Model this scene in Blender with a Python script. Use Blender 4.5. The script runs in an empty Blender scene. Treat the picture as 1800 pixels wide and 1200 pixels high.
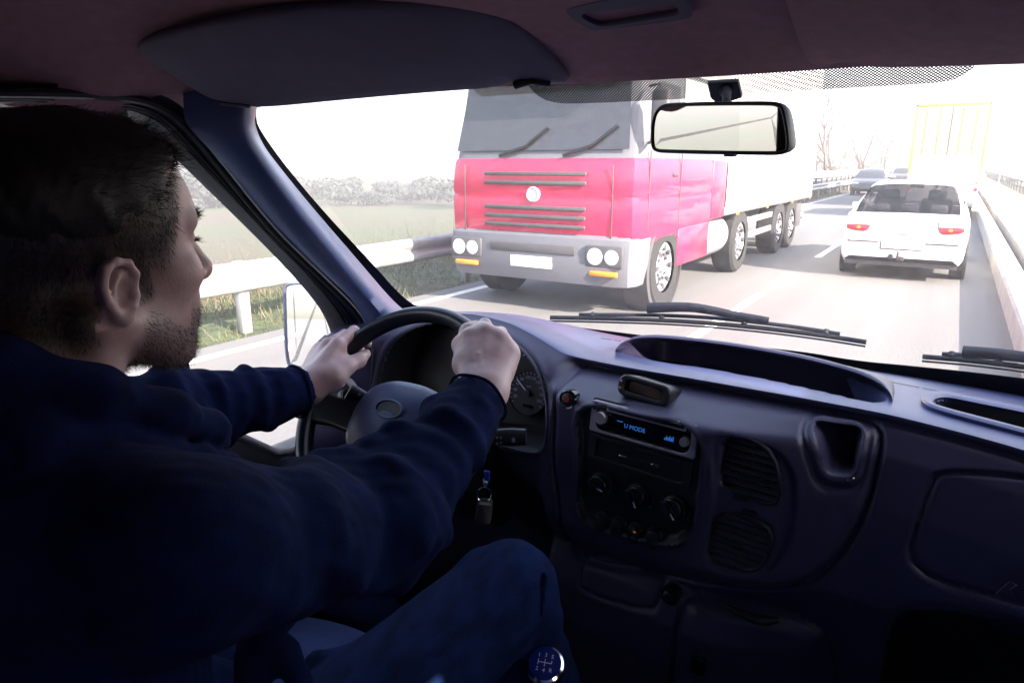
import bpy, bmesh, math, random
import numpy as np
from mathutils import Vector, Matrix

random.seed(7)
RNG = np.random.default_rng(7)
S = bpy.context.scene
PI = math.pi
H = 1.70                                   # height of the camera above the road

# ------------------------------------------------------------------ camera
YAW, PITCH, FOC = math.radians(32.5), math.radians(14.5), 1200.0
cam = bpy.data.cameras.new("camera")
cam.lens = 24.0
cam.sensor_width = 36.0
cam.clip_start = 0.02
cam.clip_end = 4000
camo = bpy.data.objects.new("camera", cam)
S.collection.objects.link(camo)
camo.location = (0, 0, H)
camo.rotation_euler = (PI / 2 - PITCH, 0, YAW)
S.camera = camo

# ------------------------------------------------------------------ sky, sun, exposure
SUN_AZ, SUN_EL = math.radians(104), math.radians(29)      # from straight ahead, to the right
w = bpy.data.worlds.new("World")
S.world = w
w.use_nodes = True
nt = w.node_tree
sky = nt.nodes.new("ShaderNodeTexSky")
sky.sky_type = 'NISHITA'
sky.sun_disc = False
sky.sun_elevation = SUN_EL
sky.sun_rotation = SUN_AZ
sky.dust_density = 1.5
bg = nt.nodes["Background"]
bg.inputs["Strength"].default_value = 0.13
nt.links.new(sky.outputs[0], bg.inputs["Color"])
sun = bpy.data.lights.new("sun", 'SUN')
sun.energy = 4.2
sun.angle = math.radians(0.5)
sun.color = (1.0, 0.89, 0.77)
suno = bpy.data.objects.new("sun", sun)
S.collection.objects.link(suno)
to_sun = Vector((math.sin(SUN_AZ) * math.cos(SUN_EL), math.cos(SUN_AZ) * math.cos(SUN_EL), math.sin(SUN_EL)))
suno.rotation_euler = to_sun.to_track_quat('Z', 'Y').to_euler()
suno.location = (30, -10, 30)
S.view_settings.view_transform = 'Standard'
S.view_settings.look = 'None'
S.view_settings.exposure = 2.9
S.view_settings.gamma = 1.0
S.cycles.max_bounces = 10
S.cycles.transparent_max_bounces = 24
S.cycles.volume_bounces = 0
S.cycles.sample_clamp_indirect = 6.0
S.cycles.caustics_reflective = False
S.cycles.caustics_refractive = False

# ------------------------------------------------------------------ measuring: a pixel of the 1800 x 1200 picture to a point
_r = np.array([math.cos(YAW), math.sin(YAW), 0.0])
_h = np.array([-math.sin(YAW), math.cos(YAW), 0.0])
_c = math.cos(PITCH) * _h + np.array([0, 0, -math.sin(PITCH)])
_u = math.sin(PITCH) * _h + np.array([0, 0, math.cos(PITCH)])
CAM = np.array([0, 0, H])


def ray(px, py):
    return _c + (px - 900) / FOC * _r - (py - 600) / FOC * _u


def U(px, py, ax, v):
    """point on the line of sight where x, y or z (z from the road) has the value v"""
    d = ray(px, py)
    i = 'xyz'.index(ax)
    return CAM + d * ((v - (H if i == 2 else 0)) / d[i])


def T(px, py, t):
    return CAM + ray(px, py) * t


def PL(px, py, p0, n):
    d = ray(px, py)
    n = np.array(n, float)
    return CAM + d * (((np.array(p0) - CAM) @ n) / (d @ n))


def R3(x, y, z):
    """a point given from the camera"""
    return np.array([x, y, z + H])


def sstep(a, b, x):
    t = np.clip((x - a) / (b - a), 0, 1)
    return t * t * (3 - 2 * t)


def nrm(v):
    v = np.array(v, float)
    return v / np.linalg.norm(v)


# ------------------------------------------------------------------ materials
def mat(name, col, rough=0.5, metal=0.0, spec=0.5, noise=0.0, nscale=20, bump=0.0, bscale=300, trans=0.0,
        emit=None, estr=0.0, coat=0.0, col2=None, sheen=0.0, detail=4, stretch=None, sss=0.0, bdist=0.002):
    m = bpy.data.materials.new(name)
    m.use_nodes = True
    t = m.node_tree
    b = t.nodes["Principled BSDF"]
    b.inputs["Base Color"].default_value = (*col, 1)
    b.inputs["Roughness"].default_value = rough
    b.inputs["Metallic"].default_value = metal
    b.inputs["Specular IOR Level"].default_value = spec
    b.inputs["Transmission Weight"].default_value = trans
    b.inputs["Coat Weight"].default_value = coat
    b.inputs["Sheen Weight"].default_value = sheen
    if sss:
        b.inputs["Subsurface Weight"].default_value = sss
        b.inputs["Subsurface Radius"].default_value = (0.012, 0.005, 0.003)
        b.inputs["Subsurface Scale"].default_value = 0.6
    if emit:
        b.inputs["Emission Color"].default_value = (*emit, 1)
        b.inputs["Emission Strength"].default_value = estr
    co = None
    if noise or bump or col2:
        tc = t.nodes.new("ShaderNodeTexCoord")
        mp = t.nodes.new("ShaderNodeMapping")
        t.links.new(tc.outputs["Object"], mp.inputs["Vector"])
        if stretch:
            mp.inputs["Scale"].default_value = stretch
        co = mp.outputs[0]
    if noise or col2:
        nz = t.nodes.new("ShaderNodeTexNoise")
        nz.inputs["Scale"].default_value = nscale
        nz.inputs["Detail"].default_value = detail
        t.links.new(co, nz.inputs["Vector"])
        rp = t.nodes.new("ShaderNodeValToRGB")
        rp.color_ramp.elements[0].position = 0.3
        rp.color_ramp.elements[1].position = 0.7
        a = col2 if col2 else tuple(max(0, c * (1 - noise)) for c in col)
        z = col if col2 else tuple(min(1, c * (1 + noise)) for c in col)
        rp.color_ramp.elements[0].color = (*a, 1)
        rp.color_ramp.elements[1].color = (*z, 1)
        t.links.new(nz.outputs["Fac"], rp.inputs[0])
        t.links.new(rp.outputs[0], b.inputs["Base Color"])
    if bump:
        nb = t.nodes.new("ShaderNodeTexNoise")
        nb.inputs["Scale"].default_value = bscale
        nb.inputs["Detail"].default_value = 3
        t.links.new(co, nb.inputs["Vector"])
        bp = t.nodes.new("ShaderNodeBump")
        bp.inputs["Strength"].default_value = bump
        bp.inputs["Distance"].default_value = bdist
        t.links.new(nb.outputs["Fac"], bp.inputs["Height"])
        t.links.new(bp.outputs[0], b.inputs["Normal"])
    return m


def glass_mat(name, tint=(0.96, 0.97, 0.97), gloss=0.06, dirt=0.0):
    m = bpy.data.materials.new(name)
    m.use_nodes = True
    t = m.node_tree
    t.nodes.clear()
    o = t.nodes.new("ShaderNodeOutputMaterial")
    tr = t.nodes.new("ShaderNodeBsdfTransparent")
    tr.inputs[0].default_value = (*tint, 1)
    gl = t.nodes.new("ShaderNodeBsdfGlossy")
    gl.inputs["Roughness"].default_value = 0.02
    mx = t.nodes.new("ShaderNodeMixShader")
    lw = t.nodes.new("ShaderNodeLayerWeight")
    lw.inputs["Blend"].default_value = 0.15
    ml = t.nodes.new("ShaderNodeMath")
    ml.operation = 'MULTIPLY_ADD'
    ml.inputs[1].default_value = 0.5
    ml.inputs[2].default_value = gloss * 0.5
    t.links.new(lw.outputs["Fresnel"], ml.inputs[0])
    t.links.new(ml.outputs[0], mx.inputs[0])
    t.links.new(tr.outputs[0], mx.inputs[1])
    t.links.new(gl.outputs[0], mx.inputs[2])
    out = mx.outputs[0]
    if dirt:
        df = t.nodes.new("ShaderNodeBsdfTranslucent")
        df.inputs[0].default_value = (0.9, 0.87, 0.84, 1)
        tc = t.nodes.new("ShaderNodeTexCoord")
        nz = t.nodes.new("ShaderNodeTexNoise")
        nz.inputs["Scale"].default_value = 60
        nz.inputs["Detail"].default_value = 6
        t.links.new(tc.outputs["Object"], nz.inputs["Vector"])
        rp = t.nodes.new("ShaderNodeMapRange")
        rp.inputs["From Min"].default_value = 0.35
        rp.inputs["From Max"].default_value = 0.75
        rp.inputs["To Min"].default_value = dirt * 0.3
        rp.inputs["To Max"].default_value = dirt
        t.links.new(nz.outputs["Fac"], rp.inputs[0])
        m2 = t.nodes.new("ShaderNodeMixShader")
        t.links.new(rp.outputs[0], m2.inputs[0])
        t.links.new(out, m2.inputs[1])
        t.links.new(df.outputs[0], m2.inputs[2])
        out = m2.outputs[0]
    t.links.new(out, o.inputs[0])
    return m


M = {}
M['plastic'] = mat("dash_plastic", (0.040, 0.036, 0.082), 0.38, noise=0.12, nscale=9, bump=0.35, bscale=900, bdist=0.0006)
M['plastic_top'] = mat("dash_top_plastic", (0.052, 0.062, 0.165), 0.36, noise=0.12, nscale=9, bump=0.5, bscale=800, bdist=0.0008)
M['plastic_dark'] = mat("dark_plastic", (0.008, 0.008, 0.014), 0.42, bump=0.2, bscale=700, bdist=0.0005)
M['black'] = mat("black_plastic", (0.006, 0.006, 0.009), 0.5)
M['gloss_black'] = mat("gloss_black", (0.004, 0.004, 0.006), 0.12)
M['pillar'] = mat("pillar_trim", (0.075, 0.110, 0.26), 0.32, noise=0.1, nscale=30, bump=0.3, bscale=700, bdist=0.0006)
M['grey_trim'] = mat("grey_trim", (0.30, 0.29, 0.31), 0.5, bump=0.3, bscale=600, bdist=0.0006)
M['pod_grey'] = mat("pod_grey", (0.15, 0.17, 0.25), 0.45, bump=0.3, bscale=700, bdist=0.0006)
M['louvre'] = mat("louvre_plastic", (0.040, 0.038, 0.062), 0.35)
M['rubber'] = mat("rubber_seal", (0.010, 0.010, 0.016), 0.35)
M['headliner'] = mat("headliner_cloth", (0.36, 0.19, 0.23), 0.95, noise=0.10, nscale=60, bump=0.6, bscale=1400)
M['visor'] = mat("visor_vinyl", (0.085, 0.070, 0.115), 0.7, noise=0.08, nscale=40, bump=0.4, bscale=900, bdist=0.0008)
M['rim'] = mat("wheel_leather", (0.012, 0.014, 0.026), 0.28, bump=0.25, bscale=500, bdist=0.0006)
M['hub'] = mat("hub_plastic", (0.045, 0.060, 0.150), 0.42, bump=0.5, bscale=600, bdist=0.0006)
M['chrome'] = mat("chrome", (0.75, 0.76, 0.8), 0.12, metal=1.0)
M['silver'] = mat("silver_plastic", (0.50, 0.48, 0.56), 0.3, metal=0.35)
M['steel'] = mat("dull_steel", (0.4, 0.4, 0.42), 0.4, metal=1.0)
M['mirror'] = mat("mirror_glass", (0.86, 0.87, 0.86), 0.015, metal=1.0)
M['glass'] = glass_mat("window_glass")
M['screen_glass'] = glass_mat("windscreen_glass", (0.95, 0.96, 0.95), 0.05, dirt=0.035)
M['print'] = mat("dial_print", (0.42, 0.42, 0.55), 0.6)
M['needle'] = mat("dial_needle", (0.8, 0.8, 0.85), 0.4)
M['dial'] = mat("dial_face", (0.012, 0.012, 0.02), 0.6)
M['lcd'] = mat("lcd_lit", (0.02, 0.05, 0.1), 0.4, emit=(0.05, 0.28, 1.0), estr=0.06)
M['amber'] = mat("amber_lit", (0.2, 0.06, 0.0), 0.4, emit=(1.0, 0.2, 0.02), estr=0.03)
M['red_button'] = mat("red_button", (0.30, 0.02, 0.03), 0.3)
M['blue_plastic'] = mat("blue_plastic", (0.01, 0.02, 0.28), 0.3)
M['knob_blue'] = mat("knob_blue", (0.004, 0.014, 0.13), 0.10, coat=1.0)
M['white_print'] = mat("white_print", (0.5, 0.54, 0.75), 0.5)
M['jacket'] = mat("navy_fleece", (0.0036, 0.0082, 0.044), 0.95, spec=0.08, noise=0.35, nscale=45, bump=0.9, bscale=900, sheen=0.0, bdist=0.0012)
M['denim'] = mat("denim", (0.0070, 0.0175, 0.075), 0.9, spec=0.1, noise=0.4, nscale=55, bump=0.9, bscale=1500, stretch=(1, 0.35, 1))
M['seat'] = mat("seat_cloth", (0.085, 0.135, 0.36), 0.85, noise=0.1, nscale=80, bump=0.5, bscale=900)
M['hair'] = mat("dark_hair", (0.008, 0.006, 0.008), 0.5, spec=0.4)
M['shoe'] = mat("shoe", (0.01, 0.01, 0.012), 0.5)
M['eye'] = mat("eye_white", (0.7, 0.68, 0.66), 0.15)

M['asphalt'] = mat("asphalt", (0.175, 0.165, 0.16), 0.85, noise=0.0, col2=(0.135, 0.13, 0.128), nscale=1.0, detail=9, bump=0.4, bscale=90, bdist=0.01, stretch=(1.7, .07, 1))
M['concrete'] = mat("concrete", (0.42, 0.40, 0.38), 0.85, col2=(0.33, 0.31, 0.30), nscale=3, detail=7, bump=0.3, bscale=40, bdist=0.01)
M['marking'] = mat("road_paint", (0.72, 0.70, 0.66), 0.7, noise=0.12, nscale=12)
M['field'] = mat("field", (0.060, 0.088, 0.034), 1.0, col2=(0.092, 0.068, 0.046), nscale=0.09, detail=10, bump=0.8, bscale=2.5, bdist=0.25)
M['galv'] = mat("galvanised_steel", (0.36, 0.36, 0.37), 0.45, metal=0.35, noise=0.12, nscale=4)
M['bark'] = mat("bark", (0.10, 0.075, 0.065), 0.95, noise=0.3, nscale=6)
M['twig'] = mat("twigs", (0.11, 0.07, 0.06), 0.95)
M['evergreen'] = mat("far_foliage", (0.055, 0.065, 0.06), 0.95, noise=0.3, nscale=1)
M['brush'] = mat("dry_brush", (0.15, 0.11, 0.08), 0.95, noise=0.3, nscale=3)
M['grass'] = mat("dry_grass", (0.115, 0.11, 0.062), 0.95, noise=0.3, nscale=2)
M['truck_red'] = mat("truck_red", (0.55, 0.018, 0.075), 0.35, coat=0.5, col2=(0.44, 0.022, 0.065), nscale=2.5, detail=8)
M['truck_white'] = mat("truck_white", (0.80, 0.79, 0.77), 0.35, noise=0.03, nscale=2)
M['truck_grey'] = mat("truck_grey", (0.13, 0.13, 0.15), 0.5)
M['chassis'] = mat("chassis", (0.07, 0.065, 0.07), 0.6)
M['tyre'] = mat("tyre", (0.025, 0.024, 0.025), 0.85, noise=0.2, nscale=20)
M['car_glass'] = mat("car_glass", (0.035, 0.035, 0.04), 0.05, spec=0.8)
M['thin_glass'] = glass_mat("car_thin_glass", (0.55, 0.53, 0.53), 0.1)
M['car_white'] = mat("car_white", (0.78, 0.77, 0.75), 0.25, coat=0.8, noise=0.02, nscale=2)
M['car_dark'] = mat("car_dark", (0.035, 0.03, 0.035), 0.25, coat=0.8)
M['lens_red'] = mat("lens_red", (0.50, 0.010, 0.03), 0.15, coat=0.6)
M['lens_clear'] = mat("lens_clear", (0.75, 0.72, 0.70), 0.12, coat=0.6)
M['lens_amber'] = mat("lens_amber", (0.75, 0.25, 0.03), 0.2)
M['plate'] = mat("number_plate", (0.82, 0.83, 0.84), 0.4)
M['trim_dark'] = mat("car_trim_dark", (0.05, 0.045, 0.05), 0.5)
M['lorry_yellow'] = mat("lorry_yellow", (0.72, 0.46, 0.10), 0.4)
M['pale_blue'] = mat("pale_blue_panel", (0.42, 0.55, 0.62), 0.6, noise=0.06, nscale=2)
M['wall_house'] = mat("house_wall", (0.55, 0.52, 0.48), 0.9, noise=0.06, nscale=1)
M['roof_house'] = mat("house_roof", (0.32, 0.13, 0.09), 0.9, noise=0.15, nscale=2)
M['lorry_cream'] = mat("lorry_cream", (0.60, 0.52, 0.40), 0.4, noise=0.06, nscale=1.5)
M['pole'] = mat("pole_paint", (0.5, 0.49, 0.47), 0.5)


def skin_mat():
    m = mat("skin", (0.47, 0.285, 0.235), 0.48, sss=0.12, bump=0.35, bscale=420, bdist=0.0008)
    t = m.node_tree
    b = t.nodes["Principled BSDF"]
    at = t.nodes.new("ShaderNodeAttribute")
    at.attribute_name = "stubble"
    tc = t.nodes.new("ShaderNodeTexCoord")
    nz = t.nodes.new("ShaderNodeTexNoise")
    nz.inputs["Scale"].default_value = 28
    nz.inputs["Detail"].default_value = 5
    t.links.new(tc.outputs["Object"], nz.inputs["Vector"])
    rp = t.nodes.new("ShaderNodeValToRGB")
    rp.color_ramp.elements[0].position = 0.32
    rp.color_ramp.elements[0].color = (0.44, 0.27, 0.27, 1)
    rp.color_ramp.elements[1].position = 0.68
    rp.color_ramp.elements[1].color = (0.58, 0.42, 0.41, 1)
    t.links.new(nz.outputs["Fac"], rp.inputs[0])
    mx = t.nodes.new("ShaderNodeMix")
    mx.data_type = 'RGBA'
    t.links.new(at.outputs["Fac"], mx.inputs["Factor"])
    t.links.new(rp.outputs[0], mx.inputs[6])
    mx.inputs[7].default_value = (0.016, 0.012, 0.014, 1)
    t.links.new(mx.outputs[2], b.inputs["Base Color"])
    return m


M['skin'] = skin_mat()


def dot_mat():
    """printed black dots on the glass"""
    m = bpy.data.materials.new("dot_print")
    m.use_nodes = True
    t = m.node_tree
    t.nodes.clear()
    o = t.nodes.new("ShaderNodeOutputMaterial")
    tr = t.nodes.new("ShaderNodeBsdfTransparent")
    df = t.nodes.new("ShaderNodeBsdfDiffuse")
    df.inputs[0].default_value = (0.012, 0.01, 0.012, 1)
    uv = t.nodes.new("ShaderNodeUVMap")
    uv.uv_map = "UVMap"
    sp = t.nodes.new("ShaderNodeSeparateXYZ")
    t.links.new(uv.outputs[0], sp.inputs[0])

    def mth(op, a, b=None):
        n = t.nodes.new("ShaderNodeMath")
        n.operation = op
        for i, v in enumerate((a, b)):
            if v is None:
                continue
            if isinstance(v, (int, float)):
                n.inputs[i].default_value = v
            else:
                t.links.new(v, n.inputs[i])
        return n.outputs[0]
    k = 2 * PI / 0.0046
    a = mth('COSINE', mth('MULTIPLY', mth('ADD', sp.outputs[0], sp.outputs[1]), k))
    b = mth('COSINE', mth('MULTIPLY', mth('SUBTRACT', sp.outputs[0], sp.outputs[1]), k))
    f = mth('GREATER_THAN', mth('ADD', a, b), -0.55)
    mx = t.nodes.new("ShaderNodeMixShader")
    t.links.new(f, mx.inputs[0])
    t.links.new(tr.outputs[0], mx.inputs[1])
    t.links.new(df.outputs[0], mx.inputs[2])
    t.links.new(mx.outputs[0], o.inputs[0])
    return m


M['dots'] = dot_mat()


# ------------------------------------------------------------------ objects
def tag(o, label=None, cat=None, group=None, kind=None):
    if label:
        o['label'] = label
    if cat:
        o['category'] = cat
    if group:
        o['group'] = group
    if kind:
        o['kind'] = kind
    return o


def thing(name, label, cat, loc=(0, 0, 0), group=None):
    o = bpy.data.objects.new(name, None)
    o.empty_display_size = 0.1
    S.collection.objects.link(o)
    o.location = [float(v) for v in loc]
    return tag(o, label, cat, group)


def base_of(o):
    v = Vector((0, 0, 0))
    while o is not None:
        v = v + o.location
        o = o.parent
    return v


class MB:
    def __init__(self):
        self.v = []
        self.f = []
        self.smooth = True

    def add(self, vs, fs):
        n = len(self.v)
        self.v.extend([tuple(float(c) for c in p) for p in vs])
        self.f.extend([tuple(i + n for i in q) for q in fs])
        return self

    def grid(self, rows, close=False, cap0=False, cap1=False):
        """rows of equally many points"""
        nr, nc = len(rows), len(rows[0])
        vs = [p for r_ in rows for p in r_]
        fs = []
        for i in range(nr - 1):
            for j in range(nc if close else nc - 1):
                k = (j + 1) % nc
                fs.append((i * nc + j, i * nc + k, (i + 1) * nc + k, (i + 1) * nc + j))
        if cap0:
            fs.append(tuple(range(nc - 1, -1, -1)))
        if cap1:
            fs.append(tuple((nr - 1) * nc + j for j in range(nc)))
        return self.add(vs, fs)

    def box(self, c, d, rot=None, bev=0.0):
        c = np.array(c, float)
        hx, hy, hz = [q / 2 for q in d]
        ax = np.eye(3) if rot is None else np.array(rot)
        b = min(bev, hx * .9, hy * .9, hz * .9)
        if b <= 0:
            vs = [c + ax[0] * sx * hx + ax[1] * sy * hy + ax[2] * sz * hz for sz in (-1, 1) for sy in (-1, 1) for sx in (-1, 1)]
            return self.add(vs, [(0, 2, 3, 1), (4, 5, 7, 6), (0, 1, 5, 4), (2, 6, 7, 3), (0, 4, 6, 2), (1, 3, 7, 5)])
        rings = []
        for z, ins in ((-hz, b), (-hz + b * .3, b * .3), (-hz + b, 0), (hz - b, 0), (hz - b * .3, b * .3), (hz, b)):
            rings.append([c + ax[0] * x + ax[1] * y + ax[2] * z for x, y in rrect(2 * (hx - ins), 2 * (hy - ins), b, 3)])
        return self.grid(rings, True, True, True)

    def tube(self, pts, rad, n=12, close=False, caps=True, sx=1.0, up=None):
        pts = [np.array(p, float) for p in pts]
        m = len(pts)
        rr = rad if hasattr(rad, '__len__') else [rad] * m
        rings = []
        prev = None
        for i in range(m):
            if close:
                t = pts[(i + 1) % m] - pts[i - 1]
            else:
                t = pts[min(i + 1, m - 1)] - pts[max(i - 1, 0)]
            t = nrm(t)
            if prev is None:
                a = np.array(up if up is not None else ([0, 0, 1] if abs(t[2]) < .9 else [1, 0, 0]), float)
            else:
                a = prev
            a = a - t * (a @ t)
            a = nrm(a)
            prev = a
            b = np.cross(t, a)
            rings.append([pts[i] + (a * math.cos(q) + b * math.sin(q) * sx) * rr[i] for q in np.linspace(0, 2 * PI, n, endpoint=False)])
        if close:
            rings.append(rings[0])
        return self.grid(rings, True, caps and not close, caps and not close)

    def lathe(self, o, ax, prof, n=32, e1=None, caps=True):
        """prof: (radius, height along ax)"""
        o = np.array(o, float)
        ax = nrm(ax)
        a = np.array(e1 if e1 is not None else ([0, 0, 1] if abs(ax[2]) < .9 else [1, 0, 0]), float)
        a = nrm(a - ax * (a @ ax))
        b = np.cross(ax, a)
        rings = []
        for r_, h_ in prof:
            rings.append([o + ax * h_ + (a * math.cos(q) + b * math.sin(q)) * max(r_, 1e-5) for q in np.linspace(0, 2 * PI, n, endpoint=False)])
        return self.grid(rings, True, caps, caps)

    def plate(self, fr, poly, d0, d1, bev=0.0):
        """poly in the frame's plane, from depth d0 to d1 along its normal, rounded on the d1 side"""
        P = np.array(poly, float)
        rings = [[fr.at(x, y, d0) for x, y in P]]
        if bev > 0:
            s = 1 if d1 > d0 else -1
            for k, (ins, dd) in enumerate(((0, bev), (bev * .3, bev * .3), (bev, 0))):
                Q = inset(P, ins)
                rings.append([fr.at(x, y, d1 - s * dd) for x, y in Q])
        else:
            rings.append([fr.at(x, y, d1) for x, y in P])
        return self.grid(rings, True, True, True)

    def ring(self, fr, outer, inner, d0, d1, bev=0.0, din=None):
        O, I = np.array(outer, float), np.array(inner, float)
        din = d0 if din is None else din
        rows = [[fr.at(x, y, d0) for x, y in O]]
        if bev:
            rows.append([fr.at(x, y, d1 - bev) for x, y in O])
            rows.append([fr.at(x, y, d1) for x, y in inset(O, bev)])
            rows.append([fr.at(x, y, d1) for x, y in inset(I, -bev)])
            rows.append([fr.at(x, y, d1 - bev) for x, y in I])
        else:
            rows.append([fr.at(x, y, d1) for x, y in O])
            rows.append([fr.at(x, y, d1) for x, y in I])
        rows.append([fr.at(x, y, din) for x, y in I])
        return self.grid(rows, True)

    def build(self, name, m, parent=None, label=None, smooth=True, angle=40, subsurf=0, solid=0.0):
        me = bpy.data.meshes.new(name)
        off = base_of(parent) if parent else Vector((0, 0, 0))
        o3 = np.array(off)
        vs = np.array(self.v, float) - o3
        me.from_pydata([tuple(p) for p in vs], [], self.f)
        me.validate()
        o = bpy.data.objects.new(name, me)
        S.collection.objects.link(o)
        for q in (m if isinstance(m, (list, tuple)) else [m]):
            me.materials.append(q)
        bm = bmesh.new()
        bm.from_mesh(me)
        bmesh.ops.recalc_face_normals(bm, faces=bm.faces)
        bm.to_mesh(me)
        bm.free()
        if smooth:
            me.shade_smooth()
            if angle:
                me.set_sharp_from_angle(angle=math.radians(angle))
        if parent:
            o.parent = parent
        if label:
            o['label'] = label
        if solid:
            md = o.modifiers.new("solid", 'SOLIDIFY')
            md.thickness = solid
            md.offset = 0
        if subsurf:
            md = o.modifiers.new("sub", 'SUBSURF')
            md.levels = md.render_levels = subsurf
        return o


def rrect(w_, h_, r_, n=5):
    r_ = min(r_, w_ / 2, h_ / 2)
    out = []
    for cx, cy, a0 in ((w_ / 2 - r_, h_ / 2 - r_, 0), (-w_ / 2 + r_, h_ / 2 - r_, 90), (-w_ / 2 + r_, -h_ / 2 + r_, 180), (w_ / 2 - r_, -h_ / 2 + r_, 270)):
        for k in range(n):
            a = math.radians(a0 + 90 * k / (n - 1))
            out.append((cx + r_ * math.cos(a), cy + r_ * math.sin(a)))
    return out


def circ(r_, n=32, ry=None):
    return [(r_ * math.cos(a), (ry or r_) * math.sin(a)) for a in np.linspace(0, 2 * PI, n, endpoint=False)]


def inset(P, d):
    """move a closed outline inwards by d along its corner normals"""
    P = np.array(P, float)
    a = np.roll(P, 1, 0)
    b = np.roll(P, -1, 0)
    t = b - a
    t /= np.linalg.norm(t, axis=1)[:, None] + 1e-12
    area = 0.5 * np.sum(P[:, 0] * b[:, 1] - b[:, 0] * P[:, 1])
    n_ = np.stack([-t[:, 1], t[:, 0]], 1) * (1 if area > 0 else -1)
    return P + n_ * d


def chaikin(P, it=2, closed=True):
    P = np.array(P, float)
    for _ in range(it):
        Q = np.roll(P, -1, 0)
        if closed:
            P = np.stack([P * .75 + Q * .25, P * .25 + Q * .75], 1).reshape(-1, P.shape[1])
        else:
            A, B = P[:-1], P[1:]
            P = np.concatenate([P[:1], np.stack([A * .75 + B * .25, A * .25 + B * .75], 1).reshape(-1, P.shape[1]), P[-1:]])
    return P


def resample(P, n, closed=False):
    P = np.array(P, float)
    if closed:
        P = np.concatenate([P, P[:1]])
    s = np.concatenate([[0], np.cumsum(np.linalg.norm(np.diff(P, axis=0), axis=1))])
    q = np.linspace(0, s[-1], n, endpoint=not closed)
    return np.stack([np.interp(q, s, P[:, k]) for k in range(P.shape[1])], 1)


class Frame:
    """flat frame: origin, x to the right, y up, n towards the viewer"""

    def __init__(self, o, n, right=(1, 0, 0), roll=0.0):
        self.o = np.array(o, float)
        self.n = nrm(n)
        r_ = np.array(right, float)
        r_ = nrm(r_ - self.n * (r_ @ self.n))
        u_ = np.cross(self.n, r_)
        self.x = r_ * math.cos(roll) + u_ * math.sin(roll)
        self.y = -r_ * math.sin(roll) + u_ * math.cos(roll)

    def at(self, x, y, d=0.0):
        return self.o + self.x * x + self.y * y + self.n * d

    def px(self, px, py):
        q = PL(px, py, self.o, self.n) - self.o
        return (q @ self.x, q @ self.y)

    def sub(self, x, y, d=0.0):
        f = Frame(self.at(x, y, d), self.n, self.x)
        f.x, f.y = self.x, self.y
        return f


def text_mesh(txt, fr, size, m, name, parent, align='CENTER', ext=0.0002, d=0.0005, label=None, rot=0.0):
    cu = bpy.data.curves.new(name, 'FONT')
    cu.body = txt
    cu.size = size
    cu.align_x = align
    cu.align_y = 'CENTER'
    cu.extrude = ext
    cu.resolution_u = 3
    o = bpy.data.objects.new(name, cu)
    S.collection.objects.link(o)
    dg = bpy.context.evaluated_depsgraph_get()
    me = bpy.data.meshes.new_from_object(o.evaluated_get(dg))
    bpy.data.objects.remove(o)
    vs = [v.co.copy() for v in me.vertices]
    fs = [tuple(p.vertices) for p in me.polygons]
    cr, sr = math.cos(rot), math.sin(rot)
    b = MB().add([fr.at(v.x * cr - v.y * sr, v.x * sr + v.y * cr, d + v.z) for v in vs], fs)
    bpy.data.meshes.remove(me)
    if parent is None:
        return b
    return b.build(name, m, parent, label=label, smooth=False)


# =================================================================== THE VAN AROUND THE CAMERA
def gsm(xs, ys, grid, sig):
    y = np.interp(grid, xs, ys)
    k = int(4 * sig / (grid[1] - grid[0]))
    g = np.exp(-0.5 * (np.arange(-k, k + 1) * (grid[1] - grid[0]) / sig) ** 2)
    g /= g.sum()
    return np.convolve(np.pad(y, k, mode='edge'), g, mode='valid')


LT = [(585, 590, .95), (650, 572, .98), (700, 560, 1.02), (760, 553, 1.06), (830, 549, 1.08), (900, 566, 1.07), (950, 592, 1.05), (1000, 625, 1.035),
      (1100, 645, 1.025), (1200, 662, 1.015), (1400, 697, 1.00), (1560, 727, .985), (1700, 762, .98), (1800, 790, .975), (2150, 905, .95), (2500, 1020, .94)]
LP = np.array([U(a, b, 'y', c) for a, b, c in LT])
RT = [(735, 543, 1.19), (800, 547, 1.28), (880, 552, 1.36), (960, 566, 1.42), (1080, 590, 1.44), (1300, 616, 1.45), (1560, 655, 1.45), (1800, 695, 1.42), (2150, 765, 1.32)]
RP = np.array([U(a, b, 'y', c) for a, b, c in RT])
XG = np.linspace(-1.2, 0.9, 1051)
_ly, _lz = gsm(LP[:, 0], LP[:, 1], XG, .02), gsm(LP[:, 0], LP[:, 2], XG, .02)
_ry, _rz = gsm(RP[:, 0], RP[:, 1], XG, .03), gsm(RP[:, 0], RP[:, 2], XG, .03)


def lipy(x): return np.interp(x, XG, _ly)
def lipz(x): return np.interp(x, XG, _lz)
def reary(x): return np.interp(x, XG, _ry)
def rearz(x): return np.interp(x, XG, _rz)


SG = np.linspace(-.02, .9, 921)
PC = gsm([-.02, 0, .004, .009, .013, .017, .022, .040, .047, .056, .25, .27, .29, .31, .33, .37, .45, .6, .9],
         [0, 0, -.002, .004, .006, .000, -.022, -.080, -.088, -.090, -.110, -.104, -.088, -.076, -.095, -.108, -.105, -.06, .05], SG, .0022)
PD = gsm([-.02, 0, .01, .03, .06, .2, .23, .26, .3, .45, .62, .9], [0, 0, -.03, -.055, -.062, -.09, -.09, -.06, 0, .06, .08, .1], SG, .006)
PP = gsm([-.02, 0, .006, .012, .018, .05, .12, .25, .30, .34, .62, .9], [0, 0, -.003, .006, -.004, -.024, -.04, -.055, -.040, -.034, .02, .08], SG, .0025)


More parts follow.
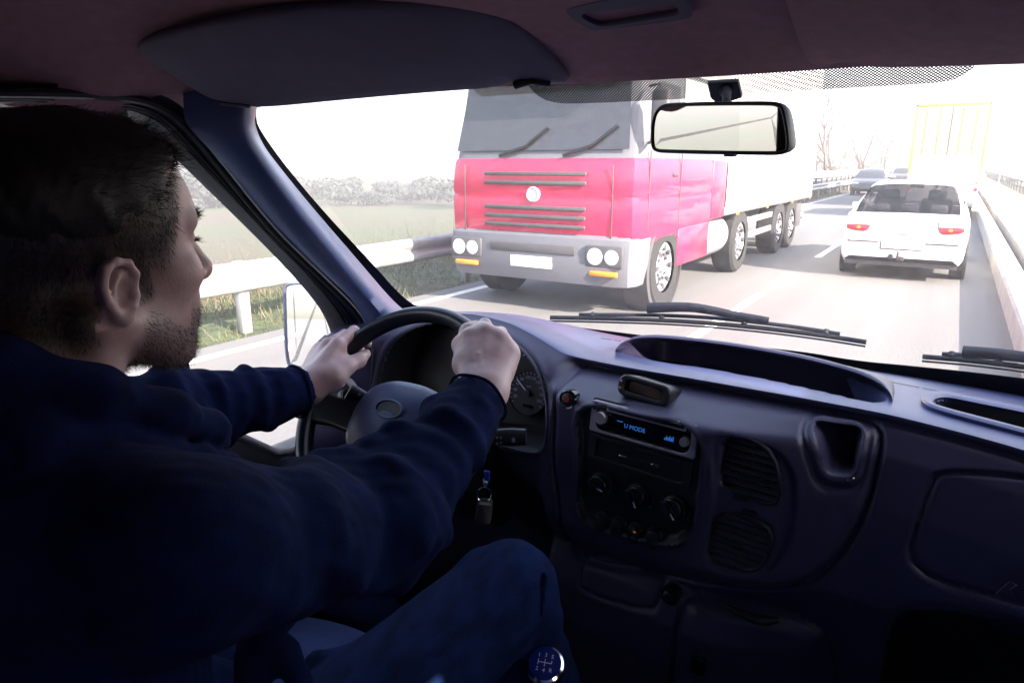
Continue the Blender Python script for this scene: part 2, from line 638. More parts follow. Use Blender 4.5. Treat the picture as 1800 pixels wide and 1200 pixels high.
def fascia(x, z):
    """y of the front of the dashboard"""
    s = lipz(x) - z
    wd = 1 - sstep(-.555, -.515, x)
    wp = sstep(-.26, -.03, x)
    return lipy(x) + np.interp(s, SG, PD) * wd + np.interp(s, SG, PP) * wp + np.interp(s, SG, PC) * (1 - wd - wp)


def px_f(px, py):
    y = 0.98
    for _ in range(8):
        p = U(px, py, 'y', y)
        y = float(fascia(p[0], p[2]))
    return U(px, py, 'y', y)


def topz(x, y):
    t = np.clip((y - lipy(x)) / (reary(x) - lipy(x)), 0, 1)
    return lipz(x) + (rearz(x) - lipz(x)) * t + .010 * np.sin(PI * t) - .004 * np.exp(-t / .03)


def px_t(px, py):
    z = H - .35
    for _ in range(12):
        p = U(px, py, 'z', z)
        z = float(topz(p[0], p[1]))
    return U(px, py, 'z', z)


def fpoly(pts, it=2):
    return chaikin(np.array([px_f(a, b)[[0, 2]] for a, b in pts]), it)


def tpoly(pts, it=2):
    return chaikin(np.array([px_t(a, b)[[0, 1]] for a, b in pts]), it)


def sdpoly(P, x, y):
    """signed distance to a closed outline, negative inside"""
    d = np.full(x.shape, 1e9)
    ins = np.zeros(x.shape, bool)
    n = len(P)
    for i in range(n):
        a, b = P[i], P[(i + 1) % n]
        e = b - a
        wx, wy = x - a[0], y - a[1]
        t = np.clip((wx * e[0] + wy * e[1]) / (e @ e + 1e-15), 0, 1)
        d = np.minimum(d, (wx - e[0] * t) ** 2 + (wy - e[1] * t) ** 2)
        c1 = (a[1] <= y) & (b[1] > y)
        c2 = (a[1] > y) & (b[1] <= y)
        cr = e[0] * wy - e[1] * wx
        ins ^= (c1 & (cr > 0)) | (c2 & (cr < 0))
    d = np.sqrt(d)
    return np.where(ins, -d, d)


dash = thing("dashboard", "dark plastic dashboard running across the van below the windscreen", "dashboard", R3(-.2, 1.1, -1.0))

POLY = dict(
    island=fpoly([(1000, 655), (988, 680), (976, 725), (970, 800), (984, 900), (1000, 970), (1060, 995), (1200, 1018), (1340, 1036), (1420, 1028),
                  (1480, 975), (1520, 900), (1540, 830), (1553, 748), (1500, 733), (1300, 692), (1100, 660)], 2),
    stack=fpoly([(1036, 690), (1140, 716), (1243, 745), (1230, 850), (1213, 958), (1110, 938), (1012, 912), (1022, 800)], 2),
    display=fpoly([(1096, 654), (1140, 660), (1182, 671), (1193, 684), (1186, 702), (1150, 698), (1105, 685), (1094, 672)], 2),
    vent_upper=fpoly([(1273, 760), (1330, 775), (1362, 797), (1376, 845), (1374, 868), (1368, 876), (1345, 875), (1285, 856), (1268, 850), (1266, 840)], 1),
    vent_lower=fpoly([(1256, 892), (1330, 912), (1362, 928), (1356, 968), (1335, 992), (1300, 994), (1256, 980), (1243, 972), (1246, 958)], 1),
    cup=fpoly([(1426, 733), (1475, 741), (1521, 747), (1512, 790), (1503, 832), (1478, 834), (1452, 828), (1440, 780)], 2),
    cup_rim=fpoly([(1409, 727), (1475, 734), (1533, 742), (1527, 790), (1512, 855), (1475, 858), (1437, 850), (1424, 800)], 2),
    glovebox=fpoly([(1655, 832), (1640, 846), (1618, 900), (1590, 1008), (1800, 1066), (2100, 1150), (2100, 880), (1800, 842), (1720, 834)], 2),
    lower=fpoly([(1600, 1062), (1565, 1090), (1545, 1180), (1535, 1330), (2100, 1450), (2100, 1180), (1800, 1096)], 2),
    storage=fpoly([(1212, 1036), (1330, 1060), (1425, 1092), (1462, 1130), (1468, 1220), (1468, 1320), (1188, 1320), (1190, 1090)], 2),
    ash=fpoly([(1040, 968), (1168, 1010), (1162, 1045), (1146, 1078), (1018, 1040), (1020, 1005)], 1),
    vent_panel=fpoly([(1248, 741), (1320, 755), (1380, 788), (1408, 842), (1402, 930), (1378, 985), (1340, 1015), (1240, 1000), (1234, 960), (1258, 860)], 2),
    cluster=fpoly([(671, 700), (673, 645), (690, 600), (735, 571), (790, 567), (840, 578), (900, 596), (940, 630), (960, 672), (966, 725), (962, 786), (945, 795), (800, 765), (690, 745)], 2),
)


def fascia_mesh():
    xs = np.arange(-1.06, .665, .0034)
    ss = np.concatenate([np.arange(0, .062, .0018), np.arange(.062, .40, .0034), np.arange(.40, .72, .008)])
    X = np.repeat(xs[None], len(ss), 0)
    Z = lipz(X) - ss[:, None]
    Y = fascia(X, Z)
    sd = {k: sdpoly(P, X, Z) for k, P in POLY.items()}
    Y = Y - .007 * sstep(0, .014, -sd['island']) + .010 * np.exp(-(sd['island'] / .0035) ** 2)
    Y = Y + .011 * sstep(0, .005, -sd['stack']) - .003 * np.exp(-((sd['stack'] - .004) / .003) ** 2)
    Y = Y - .014 * np.exp(-(np.clip(sd['display'], 0, None) / .016) ** 2) * sstep(-.012, .03, lipz(X) - .015 - Z + 0 * X)
    Y = Y + .0045 * sstep(0, .010, -sd['vent_panel'])
    for v in ('vent_upper', 'vent_lower'):
        Y = Y + .022 * sstep(0, .004, -sd[v])
    Y = Y + .007 * np.exp(-(sd['cup_rim'] / .003) ** 2) - .003 * np.exp(-((sd['cup'] - .005) / .004) ** 2)
    Y = Y + .009 * np.exp(-(sd['glovebox'] / .0035) ** 2) + .004 * sstep(0, .008, -sd['glovebox'])
    Y = Y + .07 * sstep(0, .03, -sd['lower']) + .004 * np.exp(-(sd['lower'] / .006) ** 2)
    Y = Y + .008 * np.exp(-(sd['storage'] / .004) ** 2) - .008 * sstep(0, .03, -sd['storage'])
    Y = Y + .006 * np.exp(-(sd['ash'] / .003) ** 2)
    Y = Y - .004 * np.exp(-((sd['cluster'] - .006) / .004) ** 2)
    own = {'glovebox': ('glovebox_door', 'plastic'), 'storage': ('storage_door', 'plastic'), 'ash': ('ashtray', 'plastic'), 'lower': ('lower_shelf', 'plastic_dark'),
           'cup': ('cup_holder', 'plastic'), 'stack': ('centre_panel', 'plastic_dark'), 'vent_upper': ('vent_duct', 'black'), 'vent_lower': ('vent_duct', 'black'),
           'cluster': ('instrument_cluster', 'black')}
    idm = np.zeros(X.shape, int)
    for i, k in enumerate(own):
        idm[sd[k] < .0005] = i + 1
    isl = (sd['island'] < 0) & (idm == 0)
    idm[isl] = 50
    V = np.stack([X, Y, Z], 2).reshape(-1, 3)
    nc = X.shape[1]
    fid = idm[:-1, :-1].reshape(-1)
    a = (np.arange(X.shape[0] - 1)[:, None] * nc + np.arange(nc - 1)[None]).reshape(-1)
    quads = np.stack([a, a + 1, a + nc + 1, a + nc], 1)
    res = {}
    for k in np.unique(fid):
        q = quads[fid == k]
        ids, inv = np.unique(q, return_inverse=True)
        b = MB().add(V[ids], inv.reshape(-1, 4))
        if k == 0:
            nm, m = 'fascia', 'plastic'
        elif k == 50:
            nm, m = 'centre_console', 'plastic'
        else:
            nm, m = own[list(own)[k - 1]]
        if nm in ('cup_holder', 'instrument_cluster'):
            continue
        if nm == 'vent_duct':
            res[list(own)[k - 1]] = b
            continue
        res[nm] = b.build(nm, M[m], dash, angle=None)
    return res


FP = fascia_mesh()


def cavity(key, name, m, depth, lift, taper, rim):
    P = POLY[key]
    rows = []
    for ins, d in ((-.005, .001), (-.0045, -rim * .6), (-.0025, -rim), (-.0005, -rim * .7), (.001, .002), (.0035, .010), (taper * .7, depth * .75), (taper, depth)):
        Q = inset(P, ins)
        rows.append([(x, float(fascia(x, z)) - lift + d, z) for x, z in Q])
    yb = np.mean([p[1] for p in rows[-1]])
    n_ = len(rows)
    return MB().grid(rows, True, False, True).build(name, m, dash, angle=70)


cavity('cup', 'cup_holder', M['plastic'], .055, .007, .012, .0022)
FP['instrument_cluster'] = cavity('cluster', 'instrument_cluster', M['black'], .078, .0, .010, .003)

# top of the dashboard
TP = dict(
    tray=tpoly([(1640, 716), (1640, 705), (1662, 701), (1700, 709), (1800, 729), (2050, 780), (2050, 830), (1800, 759), (1700, 733), (1662, 723)], 2),
    bin=tpoly([(1085, 612), (1120, 600), (1250, 612), (1400, 640), (1500, 665), (1560, 690), (1556, 706), (1530, 708), (1450, 688), (1300, 656), (1140, 632), (1090, 620)], 2))


def dash_top_mesh():
    xs = np.arange(-1.06, .665, .005)
    ts = np.concatenate([[0, .01, .02, .035], np.linspace(.05, 1, 64)])
    X = np.repeat(xs[None], len(ts), 0)
    Y = lipy(X) + (reary(X) - lipy(X)) * ts[:, None]
    Z = topz(X, Y)
    s1 = sdpoly(TP['tray'], X, Y)
    s2 = sdpoly(TP['bin'], X, Y)
    Z = Z - .05 * sstep(0, .012, -s2)
    V = np.stack([X, Y, Z], 2)
    nc = X.shape[1]
    a = (np.arange(X.shape[0] - 1)[:, None] * nc + np.arange(nc - 1)[None]).reshape(-1)
    q = np.stack([a, a + 1, a + nc + 1, a + nc], 1)
    inn = ((s1 < -.001) | (s2 < -.012))[:-1, :-1].reshape(-1)
    V = V.reshape(-1, 3)
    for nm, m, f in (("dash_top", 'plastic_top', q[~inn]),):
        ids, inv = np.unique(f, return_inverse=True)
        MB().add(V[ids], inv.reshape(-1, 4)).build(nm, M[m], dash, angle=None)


dash_top_mesh()

# centre bin: hooded pocket
top_edge = resample(chaikin(np.array([U(a, b, 'y', c) for a, b, c in [(1082, 614, 1.10), (1092, 601, 1.13), (1130, 590, 1.16), (1250, 601, 1.18), (1400, 626, 1.175), (1500, 652, 1.15), (1548, 673, 1.12), (1566, 692, 1.08), (1569, 703, 1.055)]]), 2, False), 44)
low_edge = resample(chaikin(np.array([px_t(a, b) for a, b in [(1082, 616), (1100, 626), (1150, 636), (1300, 660), (1450, 691), (1530, 711), (1560, 711), (1569, 706)]]), 2, False), 44)


def bulge(row, dy, dz, ends=True):
    t = np.linspace(0, 1, len(row))
    k = np.clip(np.sin(PI * t) * 2.2, 0, 1)
    return row + np.stack([0 * t, dy * k, dz * k], 1)


hood_rows = [np.stack([top_edge[:, 0], reary(top_edge[:, 0]) - .045, rearz(top_edge[:, 0]) + .004], 1) * 1.0]
hood_rows[0] = hood_rows[0] * np.clip(np.sin(PI * np.linspace(0, 1, 44)) * 4, 0, 1)[:, None] + top_edge * (1 - np.clip(np.sin(PI * np.linspace(0, 1, 44)) * 4, 0, 1)[:, None])
mid = hood_rows[0] * .4 + bulge(top_edge, 0, .012) * .6
hb = MB().grid([hood_rows[0], mid, bulge(top_edge, .012, .003), bulge(top_edge, .003, .0025), top_edge, bulge(top_edge, .004, -.004), bulge(top_edge, .05, -.012),
                bulge(top_edge * .7 + low_edge * .3, .11, -.02), bulge(top_edge * .3 + low_edge * .7, .12, -.045), bulge(low_edge, .05, -.03), bulge(low_edge, .012, -.006), low_edge])
hb.build("dash_bin", M['plastic'], dash, angle=60)
# tray rim on the right
ro = np.array([px_t(a, b) for a, b in chaikin([(1618, 712), (1620, 698), (1645, 692), (1700, 702), (1800, 721), (2060, 772), (2060, 840), (1800, 767), (1700, 741), (1640, 724)], 2)])
ri = np.array([px_t(a, b) for a, b in chaikin([(1640, 716), (1640, 705), (1662, 701), (1700, 709), (1800, 729), (2050, 780), (2050, 830), (1800, 759), (1700, 733), (1662, 723)], 2)])
up = np.array([0, 0, 1.0])
MB().grid([ro - up * .004, ro + up * .005, (ro * .8 + ri * .2) + up * .008, (ro * .2 + ri * .8) + up * .007, ri + up * .004, ri - up * .02], True).build("tray_rim", M['plastic_top'], dash)
rcn = ri.mean(0)
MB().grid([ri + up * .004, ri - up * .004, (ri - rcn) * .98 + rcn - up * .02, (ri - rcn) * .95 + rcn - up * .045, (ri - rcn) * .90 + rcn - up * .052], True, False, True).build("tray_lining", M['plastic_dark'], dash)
for a, b, c, d in ((1565, 672, 1616, 682), (1621, 683, 1679, 694), (1697, 697, 1757, 708), (1764, 710, 1830, 723), (1056, 595, 1075, 598), (1079, 598.5, 1092, 600.5)):
    p, q = px_t(a, b), px_t(c, d)
    e = np.array([0, .005, 0])
    MB().grid([[p - e * .5 + up * .0012, q - e * .5 + up * .0012], [p + e * .5 + up * .0012, q + e * .5 + up * .0012]]).build("defrost_slot", M['black'], dash, smooth=False)

# ---- centre stack: frame flush with the panel
SF = Frame(px_f(1130, 752) + np.array([0, .002, 0]), (-.1, -1, .163))
radio = thing("car_radio", "car radio with blue lit display and round silver knobs in the dashboard", "radio", SF.at(0, 0, 0))
RF = Frame(SF.o, SF.n, SF.at(*SF.px(1224, 751)) - SF.at(*SF.px(1047.5, 706)))
RF.x = nrm(RF.at(*RF.px(1224, 751)) - RF.at(*RF.px(1047.5, 706)))
RF.y = np.cross(RF.n, RF.x)
rc = (np.array(RF.px(1047.5, 706)) + RF.px(1224, 751) + RF.px(1215, 800) + RF.px(1042, 754)) / 4
RF.o = RF.at(*rc)
MB().plate(RF, rrect(.186, .058, .006), -.02, -.003, .003).build("surround", M['plastic_dark'], radio)
MB().ring(RF, rrect(.179, .0505, .004), rrect(.160, .041, .012), -.012, .003, .0012).build("face_frame", M['silver'], radio)
MB().plate(RF, rrect(.170, .047, .006), -.012, .0012, .001).build("face_panel", M['gloss_black'], radio)
fr = RF.sub(0.005, .0175)
MB().plate(fr, rrect(.128, .0055, .001), 0, .0034, .0006).build("disc_slot", M['black'], radio)
MB().ring(fr, rrect(.134, .0105, .002), rrect(.128, .0055, .001), 0, .0036, .0006).build("slot_trim", M['silver'], radio)
for name, x, y, r_ in (("volume_knob", -.068, .000, .0098), ("tuning_knob", .073, -.002, .0066)):
    k = RF.sub(x, y)
    o = MB().lathe(k.at(0, 0, 0), k.n, [(r_ * 1.35, 0), (r_ * 1.35, .002), (r_ * 1.1, .003)], 32).build("knob_ring", M['black'], radio)
    MB().lathe(k.at(0, 0, 0), k.n, [(r_, .002), (r_, .010), (r_ * .93, .0115), (r_ * .2, .0112)], 36).build(name, M['silver'], radio)
for x, y, w_ in ((-.082, .0195, .008), (-.083, .012, .007), (.080, .0155, .009)):
    MB().plate(RF.sub(x, y), rrect(w_, .005, .002), 0, .0035, .001).build("button", M['black'], radio)
for i in range(6):
    MB().plate(RF.sub(-.048 + i * .019, -.0195), rrect(.014, .0035, .0012), 0, .0022, .0008).build("preset_button", M['plastic_dark'], radio)
text_mesh("U MODE", RF.sub(-.011, -.0035), .0095, M['lcd'], "display_text", radio, d=.0014)
g = MB()
g.box(RF.at(-.037, .0015, .0014), (.010, .0012, .0004), (RF.x, RF.y, RF.n))
g.build("display_dash", M['lcd'], radio, smooth=False)
g = MB()
for i, hgt in enumerate((.003, .006, .0045, .007, .0055, .0075)):
    g.box(RF.at(.040 + i * .0026, -.008 + hgt / 2, .0014), (.0017, hgt, .0004), (RF.x, RF.y, RF.n))
g.build("display_bars", M['lcd'], radio, smooth=False)
MB().lathe(RF.at(.080, -.0185, 0), RF.n, [(.0035, 0), (.0035, .003), (.0018, .0032), (.0018, .001)], 18).build("socket", M['steel'], radio)

# cassette pocket below the radio
q = SF.px(1120, 808)
pf = Frame(SF.at(*q), RF.n, RF.x)
pf.x, pf.y = RF.x, RF.y
MB().ring(pf, rrect(.178, .040, .004), rrect(.150, .030, .006), -.012, .000, .001, -.04).build("pocket_frame", M['plastic_dark'], dash)
for a, b in ((1093, 802), (1150, 818)):
    x, y = pf.px(a, b)
    MB().box(pf.at(x, y, -.004), (.013, .0035, .006), (pf.x, pf.y, pf.n), .0012).build("pocket_clip", M['chrome'], dash)
MB().tube([pf.at(*pf.px(1096, 803), -.004), pf.at(*pf.px(1148, 817), -.004)], .0012, 8).build("pocket_bar", M['plastic_dark'], dash)
# heater knobs
for a, b, rr, ang in ((1054, 852, .0205, -.2), (1120, 872, .0195, -1.1), (1184, 893, .0195, -.9)):
    k = pf.sub(*pf.px(a, b))
    kn = MB().lathe(k.at(0, 0, -.010), k.n, [(rr, 0), (rr, .008), (rr * .96, .010), (rr * .80, .011), (rr * .78, .018), (rr * .70, .0195), (rr * .1, .0195)], 40).build("heater_knob", M['plastic_dark'], dash)
    cx, sx_ = math.cos(ang), math.sin(ang)
    rot = (k.x * cx + k.y * sx_, -k.x * sx_ + k.y * cx, k.n)
    MB().box(k.at(0, 0, .012), (rr * 1.5, .008, .008), rot, .002).build("grip", M['gloss_black'], kn)
    MB().box(k.at(cx * rr * .5, sx_ * rr * .5, .0165), (rr * .5, .0016, .0014), rot).build("pointer", M['white_print'], kn, smooth=False)
    tk = MB()
    for j in range(9):
        aa = math.radians(210 - j * 30)
        tk.box(k.at(math.cos(aa) * rr * 1.22, math.sin(aa) * rr * 1.22, -.0085), (.0028, .0009, .0005), (k.x * math.cos(aa) + k.y * math.sin(aa), -k.x * math.sin(aa) + k.y * math.cos(aa), k.n))
    tk.build("knob_scale", M['print'], dash, smooth=False)
# four switches
for i, (a, b) in enumerate(((1058, 917), (1087, 925), (1117, 937), (1150, 946))):
    k = Frame(px_f(a, b) + np.array([0, -.003, 0]), RF.n, RF.x)
    k.x, k.y = RF.x, RF.y
    sw = MB().plate(k, rrect(.0225, .030, .008), -.012, .006, .003).build("switch", M['plastic_dark'], dash)
    MB().ring(k, rrect(.026, .0335, .0095), rrect(.023, .0305, .008), -.01, .003, .001).build("switch_frame", M['plastic'], sw)
    if i == 2:
        MB().plate(k.sub(.002, .006), rrect(.005, .0025, .001), .005, .0066).build("switch_light", M['amber'], sw, smooth=False)
        text_mesh("O", k.sub(0, -.004), .006, M['print'], "switch_mark", sw, d=.0064)
    if i == 0:
        MB().lathe(k.at(0, -.001, .005), k.n, [(.006, 0), (.006, .002), (.003, .0022)], 20).build("switch_dimple", M['black'], sw)
# hazard button
hz = px_f(1003, 700)
hf = Frame(hz + np.array([0, -.007, 0]), SF.n)
ho = MB().lathe(hf.o, hf.n, [(.0165, -.012), (.0165, .002), (.0145, .004), (.0125, .0035), (.0120, -.003), (.001, -.003)], 40).build("hazard_socket", M['gloss_black'], dash)
MB().lathe(hf.o, hf.n, [(.0118, -.004), (.0118, .003), (.009, .0052), (.001, .0058)], 32).build("hazard_button", M['plastic_dark'], ho)
MB().lathe(hf.at(-.001, .001, 0), hf.n, [(.0052, .004), (.0052, .0062), (.001, .0064)], 20).build("hazard_light", M['red_button'], ho)
# small display pod
dc = px_f(1143, 678)
dfm = Frame(dc + np.array([0, -.027, 0]), (-.1, -1, .30))
dfm.x = nrm(PL(1186, 690, dfm.o, dfm.n) - PL(1102, 665, dfm.o, dfm.n))
dfm.y = np.cross(dfm.n, dfm.x)
pd = MB().ring(dfm, rrect(.090, .034, .014, 8), rrect(.068, .017, .007, 8), -.05, .003, .002, -.012).build("clock_bezel", M['plastic_dark'], dash)
MB().plate(dfm, rrect(.072, .020, .007, 8), -.014, -.008).build("clock_glass", M['gloss_black'], pd)
for y in (-.006, .005):
    MB().lathe(dfm.at(-.040, y, .002), dfm.n, [(.0022, 0), (.0022, .002), (.0008, .0024)], 16).build("clock_button", M['silver'], pd)
# air vents with louvres
for key in ('vent_upper', 'vent_lower'):
    P = POLY[key]
    cxz = P.mean(0)
    y0 = float(fascia(cxz[0], cxz[1])) - .006
    vf = Frame((cxz[0], y0, cxz[1]), SF.n)
    vf.x, vf.y = RF.x, RF.y
    Q = np.array([((np.array([a, float(fascia(a, b)) - .006, b]) - vf.o) @ vf.x, (np.array([a, float(fascia(a, b)) - .006, b]) - vf.o) @ vf.y) for a, b in P])
    vent = MB().ring(vf, inset(Q, -.005), inset(Q, .0005), -.004, .003, .0015, -.018).build("air_vent", M['plastic_dark'], dash)
    FP[key].build("vent_duct", M['black'], vent, angle=None)
    lv = MB()
    lo, hi = Q[:, 1].min(), Q[:, 1].max()

    def span(v, ax):
        xs = []
        for i in range(len(Q)):
            p, q_ = Q[i], Q[(i + 1) % len(Q)]
            if (p[ax] - v) * (q_[ax] - v) < 0:
                xs.append(p[1 - ax] + (q_[1 - ax] - p[1 - ax]) * (v - p[ax]) / (q_[ax] - p[ax]))
        return (min(xs), max(xs)) if len(xs) >= 2 else None
    for i in range(8):
        v = lo + (hi - lo) * (i + .5) / 8
        s_ = span(v, 1)
        if s_:
            rot = (vf.x, nrm(vf.y * .75 + vf.n * .65), nrm(vf.n * .75 - vf.y * .65))
            lv.box(vf.at((s_[0] + s_[1]) / 2, v, -.001), (s_[1] - s_[0], .0020, .008), rot)
    lv.build("louvre", M['louvre'], vent, smooth=False)
    lv = MB()
    for i in range(5):
        v = Q[:, 0].min() + (Q[:, 0].max() - Q[:, 0].min()) * (i + .7) / 5.4
        s_ = span(v, 0)
        if s_:
            lv.box(vf.at(v, (s_[0] + s_[1]) / 2, -.005), (.0020, s_[1] - s_[0], .006), (vf.x, vf.y, vf.n))
    lv.build("vane", M['louvre'], vent, smooth=False)
    MB().box(vf.at(0, 0, .002), (.016, .005, .007), (vf.x, vf.y, vf.n), .0015).build("vent_tab", M['plastic_dark'], vent)
for a, b in ((1303, 873), (1318, 897)):
    k = Frame(px_f(a, b) + np.array([0, -.007, 0]), RF.n)
    k.x, k.y = RF.x, RF.y
    MB().plate(k, rrect(.020, .006, .003), -.004, .002, .0012).build("vent_wheel", M['plastic_dark'], dash)
# lighter, storage door grip, catch
k = Frame(px_f(1180, 1042) + np.array([0, -.004, 0]), RF.n)
lt = MB().lathe(k.o, k.n, [(.0155, -.01), (.0155, .004), (.0135, .007), (.011, .007), (.0105, .003), (.0085, .003), (.0085, .010), (.006, .0115), (.001, .0115)], 32).build("cigarette_lighter", M['plastic_dark'], dash)
gp = [px_f(a, b) + np.array([0, -.010, 0]) for a, b in ((1275, 1056), (1300, 1068), (1330, 1080), (1350, 1084), (1372, 1082))]
MB().tube(gp, [.003, .006, .008, .008, .004], 12).build("door_grip", M['black'], dash)
k = Frame(px_f(1232, 1160) + np.array([0, -.012, 0]), RF.n, RF.x)
MB().plate(k, rrect(.022, .028, .005), -.004, .003, .0015).build("door_catch", M['gloss_black'], dash)
gl = Frame(px_f(1768, 1030) + np.array([0, -.005, 0]), RF.n, RF.x)
MB().tube([gl.at(-.008, -.010, .001), gl.at(.002, .010, .001), gl.at(.009, .008, .001), gl.at(.004, 0, .001), gl.at(.010, -.010, .001)], .0011, 6).build("door_mark", M['plastic'], dash)

# ---- instrument cluster
cl = FP['instrument_cluster']


def gauge(px, py, rx, ry, name):
    p0 = px_f(px, py) + np.array([0, .068, 0])
    gf = Frame(p0, (0, -1, .30))
    x0, y0 = gf.px(px, py)
    x1, y1 = gf.px(px + rx, py)
    r_ = math.hypot(x1 - x0, y1 - y0)
    gf = gf.sub(x0, y0)
    dial = MB().lathe(gf.o, gf.n, [(r_ * 1.08, -.004), (r_ * 1.08, .003), (r_ * 1.04, .004), (r_ * 1.02, .001), (.001, .001)], 56).build(name, M['dial'], cl)
    return gf, r_, dial


gf, gr, dial = gauge(929, 690, 33, 40, "speedometer")
tk = MB()
for i in range(21):
    a = math.radians(215 - i * 12.5)
    ln = .006 if i % 2 else .009
    tk.box(gf.at(math.cos(a) * gr * .93, math.sin(a) * gr * .93, .002), (ln * .6, .0010, .0005), (gf.x * math.cos(a) + gf.y * math.sin(a), -gf.x * math.sin(a) + gf.y * math.cos(a), gf.n))
tk.build("dial_ticks", M['print'], dial, smooth=False)
nums = MB()
for i, s_ in enumerate(("20", "40", "60", "80", "100", "120", "140", "160", "180", "200")):
    a = math.radians(202 - i * 25)
    b = text_mesh(s_, gf.sub(math.cos(a) * gr * .72, math.sin(a) * gr * .72), gr * .20, None, "numerals", None, d=.0015)
    nums.add(b.v, b.f)
b = text_mesh("km/h", gf.sub(0, gr * .30), gr * .13, None, "numerals", None, d=.0015)
nums.add(b.v, b.f)
nums.build("dial_numerals", M['print'], dial, smooth=False)
a = math.radians(141)
MB().box(gf.at(math.cos(a) * gr * .42, math.sin(a) * gr * .42, .005), (gr * .88, .0022, .001), (gf.x * math.cos(a) + gf.y * math.sin(a), -gf.x * math.sin(a) + gf.y * math.cos(a), gf.n)).build("needle", M['needle'], dial, smooth=False)
MB().lathe(gf.at(0, 0, 0), gf.n, [(.006, .003), (.006, .007), (.001, .008)], 20).build("needle_cap", M['black'], dial)
MB().plate(gf.sub(gr * .1, -gr * .62), rrect(gr * .55, gr * .16, .001), .0012, .002).build("odometer", M['gloss_black'], dial, smooth=False)
gf2, gr2, dial2 = gauge(772, 652, 50, 50, "rev_counter")
tk = MB()
for i in range(15):
    a = math.radians(215 - i * 17)
    tk.box(gf2.at(math.cos(a) * gr2 * .9, math.sin(a) * gr2 * .9, .002), (.006, .0009, .0005), (gf2.x * math.cos(a) + gf2.y * math.sin(a), -gf2.x * math.sin(a) + gf2.y * math.cos(a), gf2.n))
tk.build("dial_ticks", M['dial'], dial2, smooth=False)
for a_, b_ in ((921, 624), (929, 629), (787, 600)):
    k = Frame(px_f(a_, b_) + np.array([0, .066, 0]), (0, -1, .3))
    MB().plate(k.sub(*k.px(a_, b_)), rrect(.004, .0025, .0008), 0, .001).build("warning_lamp", M['print'], cl, smooth=False)
# cluster surround arc
arc = np.array([px_f(a, b) + np.array([0, -.004, 0]) for a, b in chaikin([(905, 600), (935, 628), (956, 668), (965, 722), (962, 786), (945, 797), (880, 782)], 2, False)])
MB().tube(arc, .0028, 8).build("cluster_edge", M['plastic'], dash)
# left end: light switch panel and round side vent
k = Frame(px_f(640, 640) + np.array([0, -.004, 0]), (0.15, -1, .15))
lp = MB().ring(k, rrect(.052, .085, .014, 8), rrect(.044, .077, .011, 8), -.01, .003, .001).build("switch_panel_edge", M['black'], dash)
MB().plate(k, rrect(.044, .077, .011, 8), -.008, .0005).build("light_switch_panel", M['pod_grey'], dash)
MB().lathe(k.at(0, .012, 0), k.n, [(.014, 0), (.014, .008), (.011, .012), (.001, .012)], 28).build("light_switch", M['plastic_dark'], dash)
k = Frame(px_f(628, 668) + np.array([0, -.004, 0]), (0.15, -1, .15))
MB().plate(k, rrect(.024, .010, .003), -.006, .005, .002).build("dimmer_switch", M['black'], dash)
k = Frame(px_f(602, 697) + np.array([0, -.006, 0]), (0.25, -1, .15))
sv = MB().ring(k, circ(.038, 36, .044), circ(.029, 36, .035), -.01, .005, .003, -.025).build("side_vent", M['grey_trim'], dash)
MB().plate(k, circ(.030, 32, .036), -.024, -.022).build("vent_back", M['black'], sv)
MB().lathe(k.at(.004, 0, -.02), k.n, [(.016, 0), (.020, .012), (.012, .02), (.001, .022)], 24).build("vent_ball", M['gloss_black'], sv)

# ---- steering column, stalks, key
WF = Frame(R3(-.717, .774, -.384), (0, -math.cos(math.radians(40)), math.sin(math.radians(40))))
col = MB()
rings = []
for d, wx, wy in ((-.045, .050, .045), (-.06, .062, .055), (-.12, .070, .068), (-.22, .072, .075), (-.36, .07, .075)):
    rings.append([WF.at(x, y - .015, d) for x, y in rrect(wx * 2, wy * 2, .03, 5)])
col.grid(rings, True, True, True)
column = thing("steering_column", "black steering column shroud with stalks behind the wheel", "steering column", WF.at(0, -.02, -.3))
col.build("shroud", M['plastic_dark'], column)
p0, p1 = T(862, 768, 1.06), T(925, 768, 1.05)
st = MB()
pth = [WF.at(.06, 0, -.075), p0, p0 * .4 + p1 * .6, p1]
st.tube(pth, [.010, .0125, .0145, .013], 14, sx=.7)
sk = st.build("stalk", M['plastic_dark'], column)
kf = Frame(p0 * .45 + p1 * .55 + np.array([0, -.0125, 0]), -nrm(ray(895, 768)), p1 - p0)
for (x, y, t_) in ((-.010, .004, "o o"), (-.010, -.005, "o ="), (.012, 0, "|||")):
    text_mesh(t_, kf.sub(x, y), .007, M['print'], "stalk_mark", sk, d=.002)
p2, p3 = WF.at(-.06, .01, -.075), T(612, 688, 1.17)
st = MB().tube([p2, p2 * .5 + p3 * .5, p2 * .1 + p3 * .9, p3], [.010, .013, .016, .014], 14, sx=.7).build("stalk", M['plastic_dark'], column)
text_mesh("o", Frame(T(632, 692, 1.12), -nrm(ray(632, 692)), (1, .2, 0)), .008, M['print'], "stalk_mark", st)

